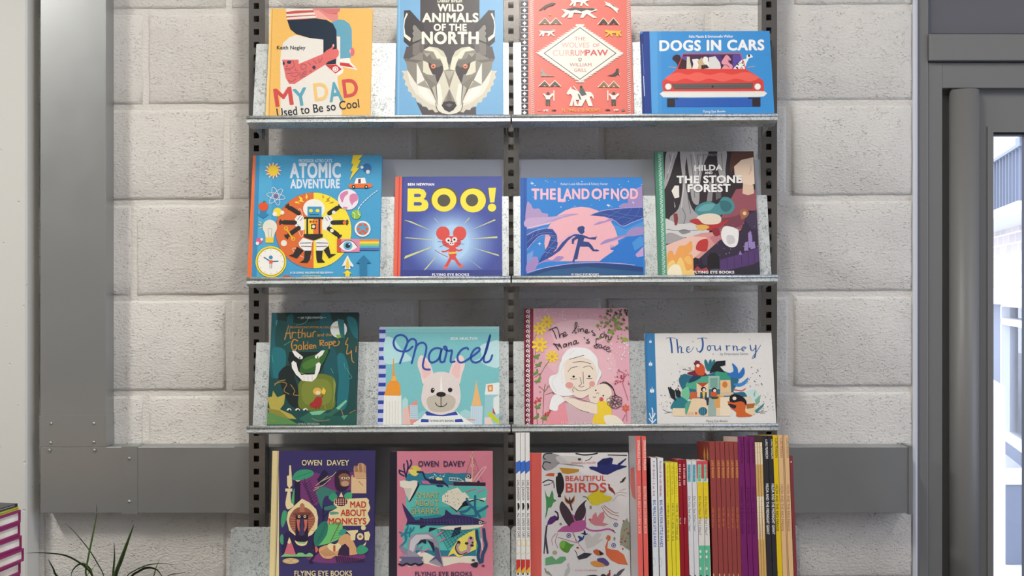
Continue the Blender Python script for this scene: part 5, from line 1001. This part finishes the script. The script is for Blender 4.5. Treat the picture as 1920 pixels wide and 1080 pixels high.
# ------------------------------------------------------------------ spine-out books on the deep shelf
def ticks(c, x0, y0, y1, h, seg):      # lettering too small to read
    y = y0; rnd = random.Random(int(y0 + x0))
    while y < y1:
        n = rnd.choice(seg)
        for _ in range(n):
            if y > y1: break
            k = rnd.random(); R(c, x0, y, x0 + h * (1 if k > .3 else .7), y + 1.1)
            if k > .6: R(c, x0 + h * .4, y + 1.1, x0 + h * .6, y + 1.9)
            A.k -= 2 if k > .6 else 1
            y += 2.5
        y += 2.2
    A.k += 1
NS = .162
def spine_book(x0, x1, top, base, draw, label, group, side=None, depth=.135, patch=()):
    global A
    ym = 870
    u0, u1 = F4.uv(x0, ym, NS)[0] + .0002, F4.uv(x1, ym, NS)[0] - .0002; um = (u0 + u1) / 2; hw = (u1 - u0) / 2
    v1 = F4.uv(x0, top, NS)[1]; v0 = .0003
    A = Art(lambda x, y: (lambda q: (q[0] - um, q[1] - v0))(F4.uv(x, y, NS)), (-hw, hw, 0, v1 - v0), (0, 0, 1))
    if draw: draw((x0, x1))
    V, Fc, C = [], [], []; hv = v1 - v0; bt = min(.0008, hw * .3)
    sd = side or base
    cbox(V, Fc, C, -hw, -hw + bt, -NS + bt, -NS + depth, 0, hv, sd); cbox(V, Fc, C, hw - bt, hw, -NS + bt, -NS + depth, 0, hv, base); cbox(V, Fc, C, -hw, hw, -NS, -NS + bt, 0, hv, base)
    cbox(V, Fc, C, -hw + bt, hw - bt, -NS + bt, -NS + depth - .002, .0008, hv - .0008, 'ece6da')
    for c, pts in patch:
        b = len(V); V += [(-hw - .00005, -NS + a * depth, (1 - d) * hv) for a, d in pts]; Fc.append(list(range(b, b + len(pts)))); C.append(hexc(c))
    b = len(V); V += [(p[0], -NS - p[2], p[1]) for p in A.V]; Fc += [[i + b for i in f] for f in A.Fc]; C += A.C
    o = coloured('paperback_book', V, Fc, C, MT['print']); o.matrix_world = F4.mat(um, v0)
    return tag(o, label, 'book', group)
dk = 3.0
def vt(c, s, x, y0, y1, h, b=0, sl=0.0): T(c, s, x, y0, x + sl, y1, h, b)
ORD = ['leftmost', 'second', 'third', 'fourth', 'fifth', 'sixth']
def s_cars(x):
    a, b = x; P('3f6fc6', [(a, 867), (b, 863), (b, 882), (a, 889)]); vt('3a3836', 'CARL JOHANSON', a + 2.5, 900, 938, 4.2, 1, .6); P('2a2826', [(a + 3, 943), (a + 6, 943), (a + 7.5, 948), (a + 7, 953), (a + 3.6, 958)]); vt('3a3836', 'ALL KINDS OF CARS', a + 3, 962, 1008, 4.2, 1, .6)
    ring('ecd894', 1.4, a + 6, 1018, 4, 6); L('e8d79c', 1.6, [(a, 1040), (b, 1036)], 0); R('d23a30', a, 1049, b, 1072); P('f0b63c', [(a, 1072), (b, 1062), (b, 1073), (a, 1076)]); R('f2efe9', a - 1, 1074, b + 3, 1100); P('3a3836', [(a + 3, 1074), (a + 6, 1074), (a + 6, 1078), (a + 3, 1078)])
for i, (a, b) in enumerate(((967, 975.7), (976, 984.7), (985, 993.6))):
    spine_book(a, b, 811, 'ece8e3', s_cars, f'{["leftmost", "middle", "rightmost"][i]} of three white paperback spines with a blue band', 'white blue-banded paperbacks', depth=.12)
def s_coral(x):
    a, b = x; vt('fbe3da', 'EMMANUELLE WALKER', a + 2.6, 826, 882, 4.6, 1, .8); vt('f7c9bd', 'BEAUTIFUL BIRDS COLOURING BOOK', a + 3.4, 912, 1001, 4.6, 1, 1)
for i, (a, b) in enumerate(((1192.5, 1202), (1203.6, 1212))):
    spine_book(a, b, 818, 'f0685f', s_coral, f'{["left", "right"][i]} one of two tall coral paperback spines with pale lettering', 'coral paperbacks', side='c9c5c9', depth=.13, patch=[('e25a50', [(.25, .21), (.85, .23), (.9, .36), (.6, .42), (.15, .43)])] if i == 0 else ())
def s_meal(x):
    a, b = x; ticks('a8506c', a + 4, 865, 930, 4, (8, 3, 9, 1)); vt('3d63ad', 'BIG MEALS FOR LITTLE HANDS', a + 4.4, 938, 1026, 5, 2, 1.2); ring('b9cad2', .8, a + 6, 1054, 2.6, 8)
for i, (a, b) in enumerate(((1220, 1231.3), (1232.5, 1243.8))):
    spine_book(a, b, 858.5, 'e9eaec', s_meal, f'{["left", "right"][i]} one of two white paperback spines with blue capital lettering', 'white paperbacks with blue capitals', side='463b42', depth=.11)
spine_book(1244.2, 1246.8, 869, '6a2a50', None, 'thin dark plum booklet squeezed between white and yellow spines', None, depth=.10)
def s_yel(x):
    a, b = x; ticks('c9a83a', a + 3, 873, 930, 3.4, (6, 3, 7)); ticks('8a8428', a + 4, 944, 1013, 3.4, (6, 3, 8))
for i, (a, b) in enumerate(((1247.2, 1255.7), (1256, 1263.3), (1263.6, 1270.6))):
    spine_book(a, b, 867.5, 'f0df34', s_yel, f'{["leftmost", "middle", "rightmost"][i]} of three bright lemon yellow paperback spines', 'lemon yellow paperbacks', depth=.12)
def s_red(x):
    a, b = x; ticks('f0dcd8', a + 2, 871, 911, 3.6, (4, 1, 8, 2, 3)); ticks('e0b8b8', a + 3, 971, 984, 3.2, (5,))
for i, (a, b) in enumerate(((1271, 1278.8), (1279.2, 1287))):
    spine_book(a, b, 862, '9c1a2a', s_red, f'{["left", "right"][i]} one of two crimson paperback spines', 'crimson paperbacks', depth=.12)
def s_see(x):
    a, b = x; R('6fb4c4', a + 1.6, 871, b - 1.6, 903.5); ticks('4a8698', a + 3, 873, 902, 3, (6, 5)); vt('4a4a50', 'Do You See What I See?', a + 3, 931, 996, 4, 0, 1); E_('3a3a40', a + 6, 1080, 2)
for i, (a, b) in enumerate(((1287.4, 1296.6), (1297, 1305.8))):
    spine_book(a, b, 864, 'e6e3e4', s_see, f'{["left", "right"][i]} one of two white paperback spines with a blue label near the top', 'white paperbacks with a blue label', depth=.12)
def s_hear(x):
    a, b = x; R('e0525e', a - 1, 860, b + 1, 897); R('8fd0ac', a + 2.4, 871, b - 2.4, 903); ticks('5a9a7c', a + 3.6, 873, 901, 3, (5, 6)); R('f2d22c', a - 1, 904, b + 2, 972.5); R('63c49c', a - 1, 1023, b + 4, 1110); vt('5a5230', 'Do You Hear What I Hear?', a + 3.6, 931, 1003, 4.4, 0, 1)
    for q in (1034, 1044, 1066): E_('e4efc8', a + 7, q, 2, 3)
    E_('2f4a40', a + 8, 1080, 2)
for i, (a, b) in enumerate(((1306.2, 1317.3), (1317.8, 1327))):
    spine_book(a, b, 864, 'e9e4dc', s_hear, f'{["left", "right"][i]} one of two spines banded red, yellow, white and green', 'paperbacks banded red yellow and green', depth=.12)
def s_trol(x):
    a, b = x; vt('f0a850', 'LUKE PEARSON', a + 3, 863, 896, 4.2, 1, .5); ticks('cf7a48', a + 4, 952, 990, 3.6, (4, 3)); E_('f2c08a', a + 6, 1080, 2.4, 5)
FLM = [('e29a3c', [(.33, .10), (.40, .035), (.47, .10), (.44, .14), (.36, .14)]), ('e0b060', [(.12, .09), (.17, .03), (.22, .09), (.19, .13), (.14, .13)]), ('d06a34', [(.30, .14), (.5, .14), (.5, .19), (.28, .18)])]
for i, (a, b) in enumerate(((1331, 1341.6), (1342.1, 1350.4), (1350.9, 1359.3), (1359.8, 1367.6), (1368.1, 1376.4), (1376.9, 1384))):
    spine_book(a, b, 828.5, '9c4743', s_trol, f'{ORD[i]} from the left of six brick red comic spines with orange lettering', 'brick red comics', side='8c3a30' if i == 0 else 'd9c0a8' if i == 4 else None, depth=.150, patch=FLM if i == 0 else ())
def s_purp(x):
    a, b = x; vt('4a1240', 'LUKE PEARSON', a + 3.4, 826, 868, 4.6, 1, .8); vt('4a1240', 'HILDA AND THE BLACK HOUND', a + 4.2, 912, 1002, 4.6, 1, 1.2)
for i, (a, b) in enumerate(((1384.3, 1395.8), (1396.4, 1405.6), (1406, 1415.8))):
    spine_book(a, b, 819, '7c2468', s_purp, f'{["leftmost", "middle", "rightmost"][i]} of three purple comic spines with dark lettering', 'purple comics', side='d8c4b4' if i == 0 else None, depth=.150)
def s_tan(x):
    a, b = x; R('f2ddb8', a - 1, 826, b + 1, 871); R('f3e2c2', a - 1, 931, b + 2, 1012)
    for q in (838, 848, 940, 950, 960, 972, 984, 996): R('d8b27a', a, q, b + 1, q + .8); A.k -= 1
    A.k += 1
for i, (a, b) in enumerate(((1416.6, 1421), (1421.3, 1425.6), (1425.9, 1430.4))):
    spine_book(a, b, 829.5, 'dcb06c', s_tan, f'{["leftmost", "middle", "rightmost"][i]} of three thin tan booklets with cream bands', 'tan booklets', depth=.12)
def s_blk(x):
    a, b = x; vt('f0eeee', 'LUKE PEARSON', a + 4, 824, 860, 4.6, 1, .8); vt('f4f2f2', 'HILDA AND THE MIDNIGHT GIANT', a + 5.2, 907, 1002, 4.8, 2, 1.4)
for i, (a, b) in enumerate(((1431, 1441), (1441.6, 1450.2))):
    spine_book(a, b, 817, '343134', s_blk, f'{["left", "right"][i]} one of two black comic spines with white lettering', 'black comics', side='5a4c48' if i == 0 else None, depth=.150)
def s_par(c):
    def f(x):
        a, b = x; vt(c, 'LUKE PEARSON', a + 2.4, 822, 858, 4.6, 1, .8); vt(c, 'HILDA AND THE BIRD PARADE', a + 3.6, 909, 996, 4.8, 1, 1.4); E_(c, a + 7, 1073, 1.4)
    return f
spine_book(1450.5, 1459.6, 816, 'ecc81e', s_par('4a4020'), 'golden yellow comic spine with dark lettering beside the black ones', 'yellow and peach comics', depth=.150)
spine_book(1460, 1468.8, 816, 'eac08c', s_par('a8785a'), 'peach comic spine next to the golden yellow one', 'yellow and peach comics', depth=.150)
spine_book(1469.1, 1471.4, 816.5, 'd9a878', None, 'very thin peach booklet between two peach comic spines', None, depth=.145)
spine_book(1471.7, 1480.3, 816, 'eac08c', s_par('a8785a'), 'peach comic spine near the right end, beside the short maroon one', 'yellow and peach comics', depth=.150)
def s_mar(x):
    a, b = x; E_('e0c0c0', a + 2.4, 866, 1.6); ticks('b07078', a + 1.5, 960, 990, 2.6, (5, 4))
spine_book(1481, 1487, 854.5, '8a3a40', s_mar, 'short maroon paperback spine, last on the right of the row', None, depth=.13)

# ------------------------------------------------------------------ book stack on a table, lower left
TZ = pt(0, 1099, -.6).z
tb = thing('display_table', 'pale birch table under the stack of magenta-edged books', 'table', loc=(-1.12, -.86, 0))
mesh('table_top', local(tb, BX(-1.5, -.80, -1.25, -.535, TZ - .03, TZ)), MT['wood'], tb, bevel=.003)
for x in (-1.46, -.86):
    for y in (-1.2, -.6): mesh('leg', local(tb, BX(x - .02, x + .02, y - .02, y + .02, 0, TZ - .03)), MT['wood'], tb)
ax_ = math.atan2(-.985, -.17)
def stack_book(px_, y1, y0, yaw, col, label, name='hardback_book', wdt=.15, lng=.22):
    z0, z1 = pt(0, y0, -.6).z, pt(0, y1, -.6).z; c = pt(px_, 0, -.6)
    r = thing(name, label, 'book', Matrix.Translation((c.x, -.6, z0 + .0001)) @ Matrix.Rotation(ax_ + yaw, 4, 'Z'), group='books stacked on the table')
    h = z1 - z0 - .0003; bt = min(.0042, h * .3); V, Fc, C = [], [], []      # x runs along the visible edge, y away from it (negative)
    cbox(V, Fc, C, 0, lng, -wdt, 0, 0, bt, col); cbox(V, Fc, C, 0, lng, -wdt, 0, h - bt, h, col); cbox(V, Fc, C, 0, .003, -wdt, 0, bt, h - bt, col)
    coloured('cover', V, Fc, C, MT['print'], r)
    mesh('page_block', BX(.003, lng - .004, -wdt + .004, -.003, bt + .0002, h - bt - .0002), MT['pages'], r)
ys = [955.5, 979.5, 1003.5, 1027.5, 1051.5, 1075.5, 1099]
mg = ['topmost', 'second from the top', 'third from the top', 'fourth from the top', 'fifth from the top', 'lowest']
for i, (p, yw) in enumerate(((39, 0), (38, .02), (41, -.02), (45, .01), (39, .03), (38, 0))):
    stack_book(p, ys[i], ys[i + 1], yw, '922d63', f'magenta hardback, {mg[i]} of the magenta ones in the stack at left')
stack_book(35, 950, 955.5, .01, 'c3c232', 'thin yellow-green book on top of the magenta stack, under the dark one')
stack_book(33, 943.5, 950, -.03, '3c383c', 'thin charcoal book, topmost of the whole stack at left')

# ------------------------------------------------------------------ spiky pot plant
PY = -.27
cr_ = pt(213, 1165, PY)
pl_ = thing('potted_plant', 'spiky dark green plant with narrow arching leaves below the trunking', 'plant', loc=(cr_.x, PY, 0))
bm = bmesh.new(); cyl(bm, (cr_.x, PY, .001), 'z', .085, .2, 24, .115); mesh('pot', local(pl_, bm), MT['pot'], pl_)
bm = bmesh.new(); cyl(bm, (cr_.x, PY, .2012), 'z', .105, .006, 24); mesh('soil', local(pl_, bm), MT['soil'], pl_)
bm = bmesh.new(); cyl(bm, (cr_.x, PY, .2), 'z', .014, cr_.z - .19, 12, .010); mesh('stem', local(pl_, bm), MT['stem'], pl_)
LV = [('725 180 722 280 690 450 660 600 650 720', 15, -.02), ('490 325 560 390 660 510 730 620 780 720', 9, .05), ('1005 335 960 460 910 600 868 720', 30, -.06), ('855 460 860 580 850 720', 15, .03),
      ('195 548 310 545 440 555 520 575 600 620 660 670 700 730', 14, -.05), ('360 590 400 660 440 730', 16, -.08), ('536 740 540 690 580 640 630 628 680 670 700 730', 15, .05), ('1330 638 1200 626 1100 640 1010 680 950 730', 9, .06),
      ('1228 740 1180 675 1110 656 1040 685 980 735', 17, -.07), ('1200 590 1170 660 1140 740', 10, .04), ('1400 690 1330 702 1240 730', 6, .08), ('755 595 700 660 660 730', 5, .07)]
rnd = random.Random(5)
for co, wd, dy_ in LV:
    q = [(x / 4, 900 + y / 4) for x, y in fl(co)]
    e = q[-1]; q = crom(q + [((e[0] * .5 + 213 * .5), (e[1] + 1165) / 2), (213 + rnd.uniform(-4, 4), 1168)], False, 5); n = len(q); bm = bmesh.new(); rowv = []
    for i, (x, y) in enumerate(q):
        t = i / (n - 1); Y_ = PY + dy_ * (1 - t); c = pt(x, y, Y_); a, b = q[max(i - 1, 0)], q[min(i + 1, n - 1)]
        d = Vector((b[0] - a[0], 0, -(b[1] - a[1]))).normalized(); nr = Vector((d.z, 0, -d.x))
        h = wd / 4 * .00112 * .5 * min(1, (t * 2.6) ** .75 + .03) * (1 - .45 * max(0, t - .6) / .4)
        rowv.append([bm.verts.new(c + nr * h + Vector((0, -.0006 - h * .35, 0))), bm.verts.new(c), bm.verts.new(c - nr * h + Vector((0, -.0006 - h * .35, 0)))])
    for r0, r1 in zip(rowv, rowv[1:]):
        for k in (0, 1): bm.faces.new([r0[k], r0[k + 1], r1[k + 1], r1[k]])
    bmesh.ops.solidify(bm, geom=bm.faces[:], thickness=.0006)
    mesh('leaf', local(pl_, bm), MT['leaf'], pl_, smooth=True)

# ------------------------------------------------------------------ outside the door
struct('ground', BX(-4, 9, .1, 22, -.1, -.001), MT['paving'], 'pale paved yard outside the glazed door', 'ground')
P0 = Vector((3.64, 5.5, 0)); ang = math.atan2(-.967, -.256); ev = Vector((-.256, -.967, 0)).normalized()
bd = thing('building', 'pale brick building with a balcony seen through the door glass', 'building', Matrix.Translation(P0) @ Matrix.Rotation(ang, 4, 'Z'))
def fac(x, y):
    a = (x - 960) / FPX                # camera ray (a*d, d-2.5): find d on the facade plane
    nx, ny = ev.y, -ev.x
    d = (nx * P0.x + ny * (P0.y + 2.5)) / (nx * a + ny)
    p = Vector((a * d, d - 2.5, 0)) - P0
    return p.dot(ev), CAM.z + (540 - y) * d / FPX
zf = lambda y, x=1890: fac(x, y)[1]
S0, S1 = -9.0, 2.1
mesh('wall', BX(S0, S1, .06, 3, zf(568), 5.2), MT['brick'], bd)
mesh('plinth', BX(S0, S1, .25, 3, 0, zf(568)), MT['slate'], bd)
mesh('band', BX(S0, S1, .0, .2, zf(572), zf(540)), MT['white'], bd)
mesh('balcony_slab', BX(S0, S1, -.25, .06, zf(424), zf(410)), MT['white'], bd)
sp = fac(1871, 380)[0]
bm = bmesh.new(); box(bm, sp, S1, -.24, -.2, zf(328), zf(323))
k = sp
while k < S1: box(bm, k, k + .012, -.23, -.21, zf(410), zf(326)); k += .1
mesh('railing', bm, MT['slate'], bd)
s0, s1 = fac(1892, 300)[0], fac(1900, 300)[0]
mesh('window', BX(s0, s1, .04, .07, zf(322), zf(262)), MT['slate'], bd)
for a, b in ((1850, 1896), (1903, 1960)):
    q0, q1 = fac(a, 600)[0], fac(b, 600)[0]
    bm = bmesh.new(); e = .05
    for zz in (zf(850), zf(615), zf(578)): box(bm, q0, q1, .1, .2, zz, zz + .05)
    box(bm, q0, q0 + e, .1, .2, zf(850), zf(572)); box(bm, q1 - e, q1, .1, .2, zf(850), zf(572))
    f = mesh('shop_window', bm, MT['white'], bd); mesh('pane', BX(q0, q1, .16, .17, zf(850), zf(572)), MT['glass'], f)
def at_d(x, y, d): return Vector(((x - 960) / FPX * d, d - 2.5, CAM.z + (540 - y) / FPX * d))
c0, c1 = at_d(1860, 725, 4.8), at_d(1885, 725, 4.8)
bm = bmesh.new(); box(bm, c0.x, c1.x, c0.y, c0.y + .06, 0, c0.z - .02); prism(bm, [(c0.x, c0.z - .02), (c1.x, c0.z - .02), (c1.x, c0.z), (c0.x + .01, c0.z + .03), (c0.x, c0.z + .03)], 'y', c0.y, c0.y + .06)
tag(mesh('bollard', bm, MT['white']), 'white square post standing outside just behind the door glass', 'post')
c0 = at_d(1886, 908, 5.4)
pb = thing('planter_box', 'slate grey box with a white rim outside the door', 'planter', loc=(c0.x + .15, c0.y + .15, 0))
mesh('box_body', local(pb, BX(c0.x, c0.x + .3, c0.y, c0.y + .3, .0, c0.z)), MT['slate'], pb); mesh('rim', local(pb, BX(c0.x - .01, c0.x + .31, c0.y - .01, c0.y + .31, c0.z, c0.z + .03)), MT['white'], pb)
